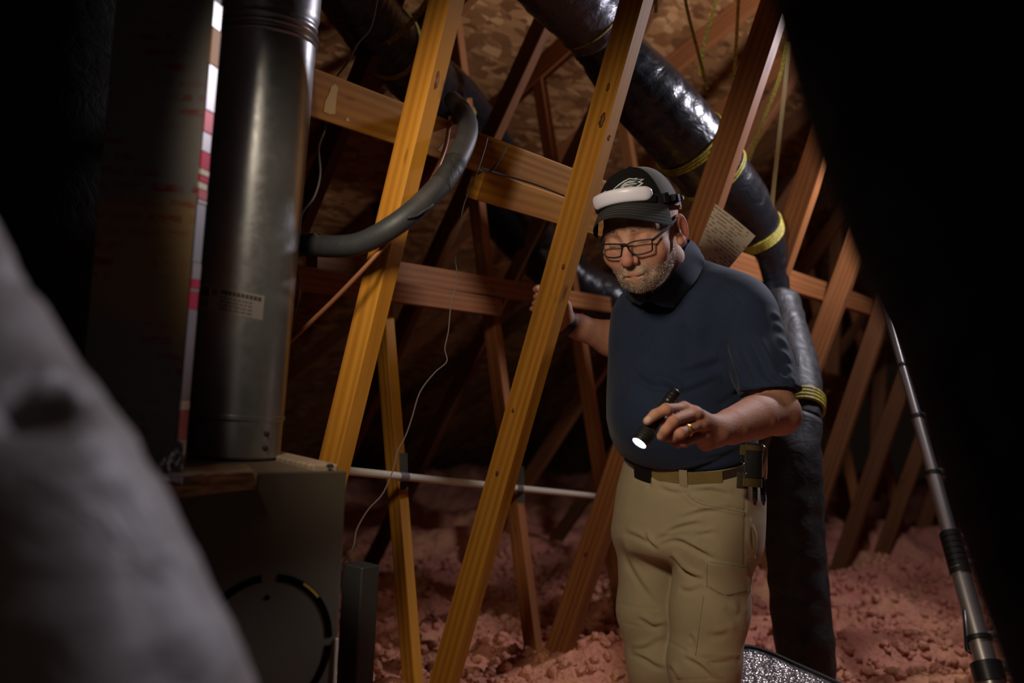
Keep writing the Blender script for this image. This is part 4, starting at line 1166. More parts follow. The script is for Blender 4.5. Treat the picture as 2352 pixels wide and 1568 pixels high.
# ---------------------------------------------------------------- head frame
YAW, PIT, RLL = math.radians(27), math.radians(20), math.radians(8)
hl = np.array([math.cos(YAW), -math.sin(YAW), 0]); hf = np.array([-math.sin(YAW), -math.cos(YAW), 0]); hu = np.array([0, 0, 1.0])
hf, hu = hf * math.cos(PIT) - hu * math.sin(PIT), hu * math.cos(PIT) + hf * math.sin(PIT)
hl, hu = hl * math.cos(RLL) + hu * math.sin(RLL), hu * math.cos(RLL) - hl * math.sin(RLL)
HC = U(1477, 541, 2.15)
HR = np.stack([hl, hf, hu], 1)                       # local (left, forward, up) -> world
def HW(p): return HC + np.asarray(p, float) @ HR.T
def HL(P): return (np.asarray(P) - HC) @ HR
neck_b = HL(U(1566, 668, 2.30)); 
def sym(fn, P, *a, **k):
    Q = P.copy(); Q[..., 0] = np.abs(Q[..., 0]); return fn(Q, *a, **k)
def head_sdf(P):
    d = f_ell(P, (0, -0.012, 0.042), (0.077, 0.098, 0.090))
    d = smin(d, f_ell(P, (0, 0.028, -0.010), (0.065, 0.070, 0.082)), 0.03)
    d = smin(d, f_ell(P, (0, 0.042, -0.060), (0.049, 0.050, 0.042)), 0.03)           # jaw
    d = smin(d, f_sph(P, (0, 0.076, -0.084), 0.020), 0.025)                          # chin
    d = smin(d, sym(f_cap, P, (0.047, 0.008, -0.050), (0.024, 0.062, -0.078), 0.015, 0.016), 0.022)   # jaw line
    d = smin(d, sym(f_sph, P, (0.046, 0.062, -0.022), 0.025), 0.025)                 # cheek bones
    d = smin(d, sym(f_cap, P, (0.012, 0.090, 0.030), (0.048, 0.070, 0.030), 0.011, 0.011), 0.014)   # brow
    d = smax(d, -sym(f_ell, P, (0.033, 0.106, 0.008), (0.021, 0.017, 0.013)), 0.012)  # eye sockets
    d = smin(d, sym(f_sph, P, (0.0325, 0.0775, 0.006), 0.0145), 0.004)               # lids
    d = smin(d, f_cap(P, (0, 0.090, 0.018), (0, 0.117, -0.026), 0.0080, 0.0105), 0.012)              # nose
    d = smin(d, f_sph(P, (0, 0.117, -0.030), 0.0125), 0.006)
    d = smin(d, sym(f_ell, P, (0.0135, 0.102, -0.033), (0.0095, 0.012, 0.009)), 0.005)
    d = smax(d, -sym(f_sph, P, (0.0075, 0.111, -0.043), 0.0042), 0.003)              # nostrils
    d = smin(d, f_ell(P, (0, 0.086, -0.054), (0.030, 0.016, 0.014)), 0.012)          # muzzle
    d = smin(d, f_cap(P, (-0.018, 0.0955, -0.0605), (0.018, 0.0955, -0.0605), 0.0050, 0.0050), 0.006)
    d = smin(d, f_ell(P, (0, 0.095, -0.0605), (0.018, 0.0060, 0.0045)), 0.006)
    d = smin(d, f_ell(P, (0, 0.092, -0.0722), (0.020, 0.0070, 0.0048)), 0.007)
    mouth = f_cap(P, (-0.028, 0.097, -0.0668), (0.028, 0.097, -0.0668), 0.0020, 0.0020)
    d = smax(d, -mouth, 0.004)
    # nasolabial creases
    d = smax(d, -sym(f_cap, P, (0.021, 0.100, -0.034), (0.036, 0.086, -0.064), 0.0040, 0.0040), 0.009)
    # ears
    a = math.radians(24); R = np.array([[math.cos(a), -math.sin(a), 0], [math.sin(a), math.cos(a), 0], [0, 0, 1]])
    ear = sym(f_ell, P, (0.0835, -0.012, 0.000), (0.0075, 0.0195, 0.0330), R)
    ear = smax(ear, -sym(f_ell, P, (0.0925, -0.010, 0.004), (0.0075, 0.0125, 0.0230), R), 0.004)
    ear = smin(ear, sym(f_sph, P, (0.080, -0.002, -0.026), 0.0085), 0.008)
    ear = smin(ear, sym(f_sph, P, (0.0785, 0.004, -0.006), 0.006), 0.006)
    d = smin(d, ear, 0.006)
    # neck
    nk = f_cap(P, (0, -0.034, -0.035), neck_b, 0.052, 0.058)
    nk = smin(nk, f_cap(P, (0, 0.030, -0.075), neck_b + np.array([0, 0.03, 0.0]), 0.020, 0.03), 0.03)
    d = smin(d, nk, 0.022)
    return d
Vh, Fh = surface_nets(head_sdf, (-0.110, -0.175, -0.215), (0.110, 0.150, 0.145), 0.0020)
Vh_loc = Vh.copy()
Vhw = HW(Vh)
Vhw = sculpt(Vhw, Fh, [
    ('line', [(1421, 553), (1424, 545), (1424, 535)], 2.0, -0.0016), ('line', [(1434, 552), (1436, 543), (1434, 533)], 2.0, -0.0018), ('line', [(1446, 551), (1448, 544)], 2.0, -0.0012),
    ('line', [(1408, 532), (1440, 528), (1480, 530)], 2.4, -0.0009), ('line', [(1484, 584), (1494, 576), (1500, 566)], 1.6, -0.0010), ('line', [(1480, 590), (1495, 585), (1503, 578)], 1.6, -0.0009),
    ('line', [(1508, 640), (1514, 618), (1512, 600)], 3.5, -0.0022), ('line', [(1525, 632), (1530, 610), (1528, 592)], 4.0, -0.0018), ('line', [(1462, 600), (1482, 606), (1496, 622)], 3.5, -0.0018)])
# colour zones of the skin
L = Vh_loc; px_, py_, _ = proj(Vhw)
base = np.tile(np.array([0.50, 0.265, 0.175]), (len(L), 1))
def zone(mask, col): 
    global base
    base = base * (1 - mask[:, None]) + np.array(col) * mask[:, None]
ss = lambda x, a, b: np.clip((x - a) / (b - a), 0, 1)
g3 = lambda c, r: np.exp(-(((L - np.array(c)) / np.array(r)) ** 2).sum(1))
zone(0.7 * g3((0, 0.118, -0.03), (0.016, 0.02, 0.016)), (0.52, 0.17, 0.13))
absL = L * np.array([1, 1, 1]); ax_ = np.abs(L[:, 0])
zone(0.55 * np.exp(-(((ax_ - 0.045) / 0.02) ** 2 + ((L[:, 2] + 0.02) / 0.02) ** 2)) * ss(L[:, 1], 0.03, 0.06), (0.53, 0.20, 0.14))
zone(0.8 * ss(ax_, 0.079, 0.084) * ss(L[:, 1], -0.05, -0.03), (0.50, 0.13, 0.075))
# stubble
jaw = ss(-L[:, 2], 0.040, 0.062) * ss(L[:, 1], -0.015, 0.02) * (1 - ss(-L[:, 2], 0.115, 0.135))
lip = np.exp(-(((ax_) / 0.016) ** 2 + ((L[:, 2] + 0.0672) / 0.0085) ** 2)) * (L[:, 1] > 0.08)
mou = ss(-L[:, 2], 0.040, 0.046) * (ax_ < 0.034) * ss(L[:, 1], 0.07, 0.08)
side = ss(ax_, 0.050, 0.058) * ss(-L[:, 2], 0.006, 0.03) * ss(L[:, 1], -0.005, 0.01) * (1 - ss(L[:, 1], 0.035, 0.055))
beard_m = np.clip(np.maximum(np.maximum(jaw * 1.0, mou), side * 0.7), 0, 1) * (1 - np.clip(lip * 1.4, 0, 1))
zone(0.6 * beard_m, (0.40, 0.32, 0.24))
zone(0.55 * np.clip(lip * 1.2, 0, 1), (0.44, 0.18, 0.13))
zone(0.9 * ss(L[:, 2], 0.052, 0.070) * ss(-L[:, 1], -0.045, -0.02), (0.30, 0.25, 0.20))         # cropped hair at the temples
zone(0.75 * np.exp(-((np.abs(L[:, 2] - 0.000) / 0.0022) ** 2)) * (np.abs(ax_ - 0.0325) < 0.013) * (L[:, 1] > 0.07), (0.10, 0.045, 0.03))  # dark slit of the lowered lids, crease shade painted on
tone_head = base

# ---------------------------------------------------------------- arms and hands
J = lambda x, y, d: f32(U(x, y, d))
SL, EL, WL = J(1712, 735, 2.22), J(1786, 948, 2.10), J(1642, 990, 1.895)
SR, ER, WR_ = J(1500, 722, 2.50), J(1475, 802, 2.68), J(1293, 738, 2.545)
# left hand round the flashlight
mcp = {'i': J(1570, 938, 1.825), 'm': J(1597, 950, 1.825), 'r': J(1611, 973, 1.835), 'p': J(1615, 998, 1.850)}
fing = {
    'i': [(mcp['i'], .0105), (J(1530, 940, 1.765), .0100), (J(1504, 952, 1.758), .0090), (J(1487, 967, 1.762), .0080)],
    'm': [(mcp['m'], .0110), (J(1546, 966, 1.768), .0105), (J(1528, 988, 1.768), .0092), (J(1518, 1002, 1.776), .0082)],
    'r': [(mcp['r'], .0105), (J(1562, 994, 1.772), .0102), (J(1546, 1004, 1.785), .0090), (J(1536, 1006, 1.805), .0080)],
    'p': [(mcp['p'], .0098), (J(1572, 1014, 1.790), .0090), (J(1556, 1018, 1.805), .0080), (J(1546, 1014, 1.822), .0072)]}
thumb = [(J(1618, 1000, 1.885), .0150), (J(1578, 992, 1.850), .0125), (J(1538, 972, 1.832), .0110), (J(1512, 962, 1.822), .0090)]
def armL_sdf(P):
    d = f_chain(P, [(SL, .040), (SL * .4 + EL * .6, .042), (EL, .044)], .02)
    mid = EL * 0.62 + WL * 0.38 + f32((0, 0, 0.004))
    d = smin(d, f_chain(P, [(EL, .043), (mid, .0450), (EL * .25 + WL * .75, .0355), (WL, .0285)], .004), .02)
    d = smin(d, f_sph(P, EL + f32(_R) * 0.012 - f32(_U) * 0.006, 0.030), 0.02)
    palm = f_cap(P, WL, mcp['m'], .024, .0135)
    for q, k in (('i', .0130), ('r', .0130), ('p', .0125)): palm = smin(palm, f_cap(P, WL, mcp[q], .019, k), .012)
    palm = smin(palm, f_cap(P, J(1622, 1012, 1.875), J(1612, 1004, 1.855), .020, .014), .012)   # heel of the hand
    palm = smin(palm, f_cap(P, J(1606, 972, 1.862), J(1590, 962, 1.850), .016, .013), .012)
    d = smin(d, palm, .018)
    for q in mcp: d = smin(d, f_sph(P, mcp[q] - f32(_F) * 0.005, .0092), .007)                     # knuckles
    fg = None
    for q in fing:
        e = f_chain(P, fing[q], .004)
        for c, r in fing[q][1:2]: e = smin(e, f_sph(P, c - f32(_F) * 0.001, r * 1.02), .004)
        fg = e if fg is None else smin(fg, e, .0022)
    fg = smin(fg, f_chain(P, thumb, .006), .003)
    return smin(d, fg, .008)
def bounds(pts, m):
    pts = np.array(pts); return pts.min(0) - m, pts.max(0) + m
allL = [EL, WL] + [c for q in fing for c, r in fing[q]] + [c for c, r in thumb]
lo, hi = bounds(allL, 0.055); 
hand_hi = bounds([WL] + allL[2:], 0.03)
# fine hand, coarser arm: one field, one surface
Vl, Fl = surface_nets(armL_sdf, *bounds([EL, WL, SL] + allL[2:], 0.06), 0.0026)
# right hand round the web
rf = [[(J(1300, 700, 2.525), .0100), (J(1262, 668, 2.520), .0095), (J(1236, 662, 2.490), .0085), (J(1230, 664, 2.468), .0078)],
      [(J(1302, 712, 2.525), .0105), (J(1262, 684, 2.520), .0098), (J(1237, 679, 2.488), .0088), (J(1231, 681, 2.464), .0080)],
      [(J(1302, 722, 2.525), .0100), (J(1260, 700, 2.520), .0095), (J(1234, 695, 2.488), .0086), (J(1228, 697, 2.466), .0078)],
      [(J(1300, 732, 2.525), .0092), (J(1256, 714, 2.520), .0086), (J(1229, 708, 2.490), .0078), (J(1222, 709, 2.470), .0072)]]
rth = [(J(1296, 726, 2.535), .014), (J(1288, 702, 2.525), .012), (J(1280, 682, 2.515), .010), (J(1276, 668, 2.51), .0088)]
def armR_sdf(P):
    d = f_chain(P, [(SR, .05), (ER, .043)], .02)
    d = smin(d, f_chain(P, [(ER, .043), (ER * .6 + WR_ * .4, .0445), (ER * .2 + WR_ * .8, .030), (WR_, .0265)], .02), .03)
    palm = None
    for f in rf:
        e = f_cap(P, WR_, f[0][0], .018, .0125); palm = e if palm is None else smin(palm, e, .012)
    d = smin(d, palm, .018); fg = None
    for f in rf:
        e = f_chain(P, f, .004); fg = e if fg is None else smin(fg, e, .0012)
    d = smin(d, fg, .006)
    return smin(d, f_chain(P, rth, .005), .008)
Vr, Fr = surface_nets(armR_sdf, *bounds([SR, ER, WR_] + [c for f in rf for c, r in f] + [c for c, r in rth], 0.055), 0.0030)
def arm_tone(V, jr, spots):
    c = np.tile(np.array([0.47, 0.235, 0.155]), (len(V), 1))
    for p, r, col, wgt in spots:
        m = wgt * np.exp(-(np.linalg.norm(V - p, axis=1) / r) ** 2); c = c * (1 - m[:, None]) + np.array(col) * m[:, None]
    return c
red = (0.50, 0.17, 0.11); nail = (0.62, 0.42, 0.34)
toneL = arm_tone(Vl, None, [(mcp[q], .014, red, .7) for q in mcp] + [(fing[q][1][0], .012, red, .6) for q in fing] + [(fing['i'][3][0] + f32(_U) * .004 - f32(_F) * .008, .0065, nail, .9)])
toneR = arm_tone(Vr, None, [(f[3][0], .010, red, .3) for f in rf])
# rest of the body under the clothes, coarse
hipc = f32(U(1582, 1140, 2.36)); 
kneeL, kneeR = J(1618, 1520, 2.27), J(1512, 1520, 2.38)
ankL = f32(U(1625, 2000, 2.40)); ankL[2] = 0.10; ankR = f32(U(1520, 2000, 2.52)); ankR[2] = 0.10
chest = J(1575, 790, 2.36); belly = J(1568, 980, 2.35)
def trunk_sdf(P):
    d = smin(f_ell(P, chest, (.13, .10, .17)), f_ell(P, belly, (.12, .11, .16)), .06)
    d = smin(d, f_cap(P, chest + f32((0, 0, .08)), J(1566, 668, 2.30), .07, .055), .05)
    d = smin(d, f_cap(P, SR, SL, .035, .035), .04)
    d = smin(d, f_ell(P, hipc, (.13, .10, .10)), .05)
    for k_, a_, h_ in ((kneeL, ankL, J(1640, 1230, 2.30)), (kneeR, ankR, J(1500, 1230, 2.42))):
        d = smin(d, f_chain(P, [(h_, .075), (k_, .055), (a_, .04)], .02), .04)
    return d
Vt, Ft = surface_nets(trunk_sdf, (-0.1, 1.9, 0.05), (0.9, 2.9, 1.62), 0.014)
toneT = np.tile(np.array([0.47, 0.235, 0.155]), (len(Vt), 1))
VB = np.vstack([Vhw, Vl, Vr, Vt]); FB_ = np.vstack([Fh, Fl + len(Vhw), Fr + len(Vhw) + len(Vl), Ft + len(Vhw) + len(Vl) + len(Vr)])
tone = np.vstack([tone_head, toneL, toneR, toneT])
bodyo = mesh_obj('body', VB, FB_, M['skin'], man)
att = bodyo.data.color_attributes.new('tone', 'FLOAT_COLOR', 'POINT')
att.data.foreach_set('color', np.hstack([tone, np.ones((len(tone), 1))]).astype(np.float32).ravel())
head_bvh = bvh_of(Vhw, Fh); armL_bvh = bvh_of(Vl, Fl)

# beard, eyebrows and cropped hair as short bristles
def bristles(name, idx, count, length, rad, parent, mat, down, seed=1, wts=None):
    r_ = np.random.default_rng(seed); N = vnormals(Vhw, Fh)
    p = wts / wts.sum(); pick = r_.choice(len(Vhw), count, p=p)
    V, F = [], []
    for k, i in enumerate(pick):
        base_p = Vhw[i] + r_.normal(0, 0.0007, 3); n = N[i]
        d = unit(n * 0.55 + down(Vh_loc[i]) * 0.8 + r_.normal(0, 0.28, 3)); l = length * r_.uniform(0.5, 1.2)
        a = unit(np.cross(d, n + 0.01)); b = np.cross(d, a); o = len(V)
        for t_ in range(3): V.append(base_p - n * 0.0006 + (a * math.cos(t_ * 2.1) + b * math.sin(t_ * 2.1)) * rad)
        V.append(base_p + d * l); F += [(o, o + 1, o + 3), (o + 1, o + 2, o + 3), (o + 2, o, o + 3)]
    o = mesh_obj(name, np.array(V), F, mat, parent); tag(o, kind='stuff'); return o
down = lambda l: -hu * 0.8 + hl * (0.5 * np.sign(l[0]) if abs(l[0]) > 0.012 else 0)
bw = np.clip(beard_m, 0, 1) ** 2 * (0.25 + 0.75 * ss(-L[:, 2], 0.05, 0.085))
o = bristles('beard', None, 9000, 0.0062, 0.00046, man, mat_new('beard_hair', (0.70, 0.62, 0.52), 0.5), down, 3, bw); o['label'] = 'short grey beard and moustache'
ebw = np.exp(-(((L[:, 2] - 0.033 + 0.004 * ((ax_ - 0.03) / 0.02) ** 2) / 0.0040) ** 2)) * ((ax_ > 0.011) & (ax_ < 0.054)) * (L[:, 1] > 0.05) + 1e-12
bristles('eyebrows', None, 500, 0.0055, 0.00028, man, mat_new('brow_hair', (0.20, 0.14, 0.10), 0.6), lambda l: hl * np.sign(l[0]) * 1.0 - hu * 0.1, 5, ebw)
hw_ = ss(L[:, 2], 0.040, 0.055) * (L[:, 1] < 0.035) * ((ax_ > 0.055) | (L[:, 1] < -0.05)) + 0.5 * np.exp(-(((L[:, 1] - 0.012) / 0.008) ** 2)) * ss(L[:, 2], -0.03, 0.0) * (ax_ > 0.06) * (L[:, 2] < 0.05) + 1e-12
bristles('cropped_hair', None, 1100, 0.0055, 0.00030, man, M['hairgrey'], lambda l: -hu + -hf * 0.4, 6, hw_)

# ---------------------------------------------------------------- spectacles
gl = bpy.data.objects.new('spectacles', None); link(gl, man, Matrix.Translation(Vector(HW((0, 0.11, 0)))))
c2 = lambda x, y: (1340 + x / 4.75, 370 + y / 4.75)
lensR = [(183, 916), (265, 906), (405, 908), (421, 930), (413, 1020), (395, 1044), (320, 1054), (240, 1038), (200, 985)]
lensL = [(478, 912), (560, 874), (728, 852), (746, 872), (752, 955), (735, 983), (640, 1013), (572, 1018), (512, 985), (488, 950)]
def gplane(side):
    return HW((0, 0.1165, 0.0)), unit(hf * 1.0 + hl * side * 0.16 + hu * -0.10)
def g_pts(pts, side): 
    o_, n_ = gplane(side); return np.array([on_plane(*c2(x, y), o_, n_) for x, y in pts])
hinge = {}
for nm, pts, side in (('R', lensR, -1), ('L', lensL, 1)):
    ring = g_pts(pts, side); closed = np.vstack([ring, ring[:2]])
    cl = catmull(np.vstack([ring[-1:], ring, ring[:2]]), 5)[5:-5]
    V, F = sweep(np.vstack([cl, cl[:1]]), 0.0017, 8, False); fo = mesh_obj('rim', V, F, M['frame'], gl)
    mesh_obj('lens', np.vstack([cl[:-1]]), [tuple(range(len(cl) - 1))], M['lens'], gl, smooth=False)
    hinge[nm] = ring
br = np.vstack([g_pts([(408, 925)], -1), (g_pts([(442, 905)], -1) + g_pts([(442, 905)], 1)) / 2 + hf * 0.001, g_pts([(485, 918)], 1)])
V, F = sweep(catmull(br, 6), 0.0024, 8); mesh_obj('bridge', V, F, M['frame'], gl)
hL = g_pts([(742, 858)], 1)[0]; ear_top = HW((0.083, -0.008, 0.024))
def flat_sweep(name, pts, wv, w_, t_, mat, parent):
    path = catmull(pts, 8); V = []
    for i, p in enumerate(path):
        T = unit(path[min(i + 1, len(path) - 1)] - path[max(i - 1, 0)]); a = unit(wv - T * np.dot(wv, T)); b = np.cross(T, a)
        for x, y in ((-1, -1), (1, -1), (1, 1), (-1, 1)): V.append(p + a * x * w_ / 2 + b * y * t_ / 2)
    F = [(i * 4 + j, i * 4 + (j + 1) % 4, i * 4 + 4 + (j + 1) % 4, i * 4 + 4 + j) for i in range(len(path) - 1) for j in range(4)]
    F += [(3, 2, 1, 0), tuple(range(len(path) * 4 - 4, len(path) * 4))]
    return mesh_obj(name, V, F, mat, parent, autos=40)
flat_sweep('temple', [hL, hL - hf * 0.008 + hl * 0.004, hL * 0.5 + ear_top * 0.5 + hl * 0.004, ear_top, HW((0.084, -0.028, 0.004))], hu, 0.0055, 0.002, M['frame'], gl)
hRr = g_pts([(186, 918)], -1)[0]; earR = HW((-0.083, -0.008, 0.024))
flat_sweep('temple', [hRr, hRr - hf * 0.008 - hl * 0.004, hRr * 0.5 + earR * 0.5 - hl * 0.004, earR, HW((-0.084, -0.028, 0.004))], hu, 0.0055, 0.002, M['frame'], gl)

# ---------------------------------------------------------------- cap
capo = bpy.data.objects.new('cap', None); link(capo, man, Matrix.Translation(Vector(HW((0, 0, 0.1)))))
CR = np.array([0.0850, 0.1060, 0.108]); CC = np.array([0, -0.006, 0.038])
def crown_pt(az, t, grow=0.0):
    """az around (0 = front), t 0 rim .. 1 top"""
    s_, c_ = math.sin(az), math.cos(az)
    rim_u = 0.054 + 0.028 * c_ + 0.004 * math.cos(2 * az)
    top = CC[2] + CR[2]
    el0 = math.asin(min(max((rim_u - CC[2]) / CR[2], -0.9), 0.9)); el = el0 + (math.pi / 2 - el0) * t
    ce, se = math.cos(el) ** 0.80, math.sin(el)
    return CC + np.array([s_ * CR[0] * ce, c_ * CR[1] * ce, CR[2] * se]) * (1 + grow / 0.09)
def crown_mesh(a0, a1, na, name, mat, nt=26):
    A = np.linspace(a0, a1, na); V = []
    for t in np.linspace(0, 1, nt):
        for a in A: V.append(HW(crown_pt(a, t)))
    for t in np.linspace(0, 1, nt):
        for a in A: V.append(HW(crown_pt(a, t, -0.002)))
    F = []; o = na * nt
    for i in range(nt - 1):
        for j in range(na - 1):
            q = (i * na + j, i * na + j + 1, (i + 1) * na + j + 1, (i + 1) * na + j); F.append(q); F.append(tuple(o + x for x in q[::-1]))
    for j in range(na - 1): F.append((j + 1, j, o + j, o + j + 1))
    V = np.array(V); mesh_obj(name, V, F, mat, capo); return V, F
FRONT = 1.12
Vc, Fc = crown_mesh(-FRONT, FRONT, 46, 'front_panel', M['capcloth'])
crown_mesh(FRONT, 2 * math.pi - FRONT, 70, 'back_panel', M['capmesh'])
for az in (FRONT, -FRONT):
    V, F = sweep(np.array([HW(crown_pt(az, t, 0.0008)) for t in np.linspace(0, 0.98, 24)]), 0.0013, 6); mesh_obj('seam', V, F, M['capcloth'], capo)
V, F = lathe([(0, 0.007), (0.003, 0.0065), (0.005, 0.003)], HW(crown_pt(0, 1.0, -0.0005)), hu, 14); mesh_obj('button', V, F, M['capcloth'], capo)
crown_bvh = bvh_of(Vc, [f for f in Fc])
# brim
nb, mb = 37, 14; V = []
for j in range(mb):
    t = j / (mb - 1)
    for i in range(nb):
        a = -1.22 + 2.44 * i / (nb - 1); p = crown_pt(a, 0.02, 0.0005)
        reach = 0.068 * math.cos(a * 1.20) ** 0.75
        q = np.array([p[0] * (1 + 0.10 * t), p[1] + reach * t, p[2] - 0.010 * t - 0.030 * t * (abs(p[0]) / 0.08) ** 2.0 - 0.006 * t * t])
        V.append(q)
V = np.array(V); top = HW(V); bot = HW(V - np.array([0, 0, 0.0028])); n0 = nb * mb
F = []
for j in range(mb - 1):
    for i in range(nb - 1):
        q = (j * nb + i, j * nb + i + 1, (j + 1) * nb + i + 1, (j + 1) * nb + i); F.append(q[::-1]); F.append(tuple(n0 + x for x in q))
rimi = [(mb - 1) * nb + i for i in range(nb)]
F += [(rimi[i], rimi[i + 1], rimi[i + 1] + n0, rimi[i] + n0) for i in range(nb - 1)]
F += [(j * nb, (j + 1) * nb, (j + 1) * nb + n0, j * nb + n0) for j in range(mb - 1)] + [((j + 1) * nb + nb - 1, j * nb + nb - 1, j * nb + nb - 1 + n0, (j + 1) * nb + nb - 1 + n0) for j in range(mb - 1)]
brimo = mesh_obj('brim', np.vstack([top, bot]), F, M['brim'], capo, autos=40)
M['stitch'] = mat_new('brim_stitch', (0.075, 0.072, 0.07), 0.7)
for t in (5, 7, 9, 11):
    st_ = top.reshape(mb, nb, 3)[t]; V2, F2 = sweep(st_ + hu * 0.0004, 0.0005, 5); mesh_obj('stitch', V2, F2, M['stitch'], brimo)
# emblem on the crown
M['silver_thread'] = mat_new('silver_thread', (0.52, 0.50, 0.50), 0.45, 0.2)
M['white_thread'] = mat_new('white_thread', (0.62, 0.62, 0.62), 0.7)
M['green_thread'] = mat_new('green_thread', (0.010, 0.055, 0.055), 0.6)
P_ = lambda L_: [c2(x, y) for x, y in L_]
wing = [(318, 318), (352, 284), (392, 250), (440, 218), (500, 188), (545, 192), (590, 186), (580, 198), (664, 196), (640, 216), (612, 228), (655, 240), (628, 262), (600, 276), (612, 282), (590, 300), (560, 330), (330, 340)]
inner = [(330, 318), (362, 288), (402, 258), (448, 228), (502, 199), (545, 203), (575, 204), (638, 204), (600, 224), (585, 230), (630, 246), (598, 264), (575, 276), (588, 284), (560, 300), (545, 328), (345, 338)]
grn = [(340, 318), (372, 290), (410, 262), (454, 236), (506, 208), (560, 210), (606, 212), (572, 232), (608, 248), (580, 262), (555, 276), (560, 290), (540, 300), (530, 326), (360, 336)]
silv = [(400, 306), (420, 270), (450, 240), (505, 218), (560, 220), (590, 218), (540, 236), (590, 250), (560, 258), (500, 262), (545, 272), (520, 282), (470, 284), (500, 294), (480, 326), (400, 330)]
em = decal('emblem', crown_bvh, P_(wing), M['white_thread'], capo, 0.0004, 0.0004, 1.5)
for pts, mt, lf in ((inner, 'capcloth', 0.0007), (grn, 'green_thread', 0.0010), (silv, 'silver_thread', 0.0013)):
    decal('emblem_layer', crown_bvh, P_(pts), M[mt], em, lf, 0.0004, 1.5)
for pts in ([(470, 246), (560, 238), (555, 243), (480, 254)], [(440, 284), (500, 266), (560, 268), (500, 274), (450, 292)]):
    decal('emblem_layer', crown_bvh, P_(pts), M['green_thread'], em, 0.0017, 0.0003, 1.5)
for i in range(12):
    x0 = 470 + i * 25
    if i in (5, 6): continue
    q = surf_line(crown_bvh, [c2(x0 + 6, 142 + i * 2), c2(x0 - 4, 182 + (i * 6 if i > 6 else 0))], 0.0004, 5)
    if len(q) > 2: V2, F2 = sweep(q, 0.0006, 5); mesh_obj('stitch', V2, F2, M['capcloth'], capo)
decal('side_emblem', crown_bvh, [c2(205, 355), c2(215, 340), c2(250, 322), c2(248, 335), c2(222, 356)], M['silver_thread'], capo, 0.0005, 0.0005, 1.5)

# ---------------------------------------------------------------- headlamp over the cap
hlamp = empty('headlamp', HW((0, 0.1, 0.12)), 'white curved headlamp bar on a black strap over the cap', 'headlamp')
M['lampwhite'] = mat_new('frosted_white', (0.78, 0.75, 0.86), 0.35); M['lampwhite'].node_tree.nodes['Principled BSDF'].inputs['Subsurface Weight'].default_value = 0.3
M['lampwhite'].node_tree.nodes['Principled BSDF'].inputs['Subsurface Radius'].default_value = (0.01, 0.01, 0.01)
def ring_pt(az, lift, up):
    p = crown_pt(az, 0.0); e = crown_pt(az, 0.30); u_ = 0.20 + up
    q = crown_pt(az, u_); c_ = np.array([0, -0.006, q[2]]); o_ = q - c_; o_ = o_ / np.linalg.norm(o_); return q + o_ * lift
A = np.linspace(-0.98, 0.86, 44)
path = np.array([HW(ring_pt(a, 0.009, -0.03)) for a in A]); n_ = len(path); seg = 20; V = []
for i, p in enumerate(path):
    T = unit(path[min(i + 1, n_ - 1)] - path[max(i - 1, 0)]); up_ = unit(hu - T * np.dot(hu, T)); ou = np.cross(T, up_)
    e_ = min(i, n_ - 1 - i) / 5.0; s_ = math.sqrt(max(1 - (1 - min(e_, 1)) ** 2, 0.02))
    for j in range(seg):
        a = 2 * math.pi * j / seg; ca, sa = math.cos(a), math.sin(a)
        V.append(p + up_ * 0.0152 * s_ * np.sign(ca) * abs(ca) ** 0.75 + ou * 0.0085 * s_ * np.sign(sa) * abs(sa) ** 0.75)
F = [(i * seg + j, i * seg + (j + 1) % seg, (i + 1) * seg + (j + 1) % seg, (i + 1) * seg + j) for i in range(n_ - 1) for j in range(seg)] + [tuple(range(seg))[::-1], tuple(range((n_ - 1) * seg, n_ * seg))]
mesh_obj('diffuser', V, F, M['lampwhite'], hlamp)
def strip(name, azs, upf, lift, w_, t_, mat, parent):
    pts = np.array([HW(ring_pt(a, lift, upf(a))) for a in azs]); return flat_sweep(name, pts, hu, w_, t_, mat, parent)
strip('strap', np.linspace(-0.9, 0.8, 16), lambda a: -0.12, 0.003, 0.024, 0.003, M['black'], hlamp)
strip('strap', np.linspace(0.75, 5.5, 26), lambda a: -0.10 - 0.06 * (1 - math.cos(a)) / 2, 0.0025, 0.020, 0.002, M['black_matte'], hlamp)
strip('housing', np.linspace(-1.02, 0.9, 24), lambda a: -0.12, 0.005, 0.014, 0.007, M['black'], hlamp)
for a, lf, s_ in ((1.15, 0.008, (0.016, 0.020, 0.010)), (1.32, 0.010, (0.012, 0.014, 0.012)), (1.50, 0.010, (0.014, 0.018, 0.010)), (1.68, 0.012, (0.020, 0.010, 0.008))):
    p = HW(ring_pt(a, lf, -0.10)); ou = unit(p - HW((0, -0.006, HL(p)[2]))); tg = unit(np.cross(hu, ou)); 
    me = box_mesh(*s_, 0.002).copy(); me.name = 'buckle'; me.materials.clear(); me.materials.append(M['black']); ob = bpy.data.objects.new('buckle', me); link(ob, hlamp, frame_mat(tg, hu, ou, p))
M['orange'] = mat_new('orange_trim', (0.45, 0.09, 0.01), 0.5)
for az, up_ in ((-1.0, -0.14), (1.62, -0.22)):
    p = HW(ring_pt(az, 0.005, up_)); me = box_mesh(0.004, 0.010, 0.004, 0.0008).copy(); me.name = 'trim'; me.materials.clear(); me.materials.append(M['orange'])
    ob = bpy.data.objects.new('trim', me); link(ob, hlamp, frame_mat(hl, hu, np.cross(hl, hu), p))
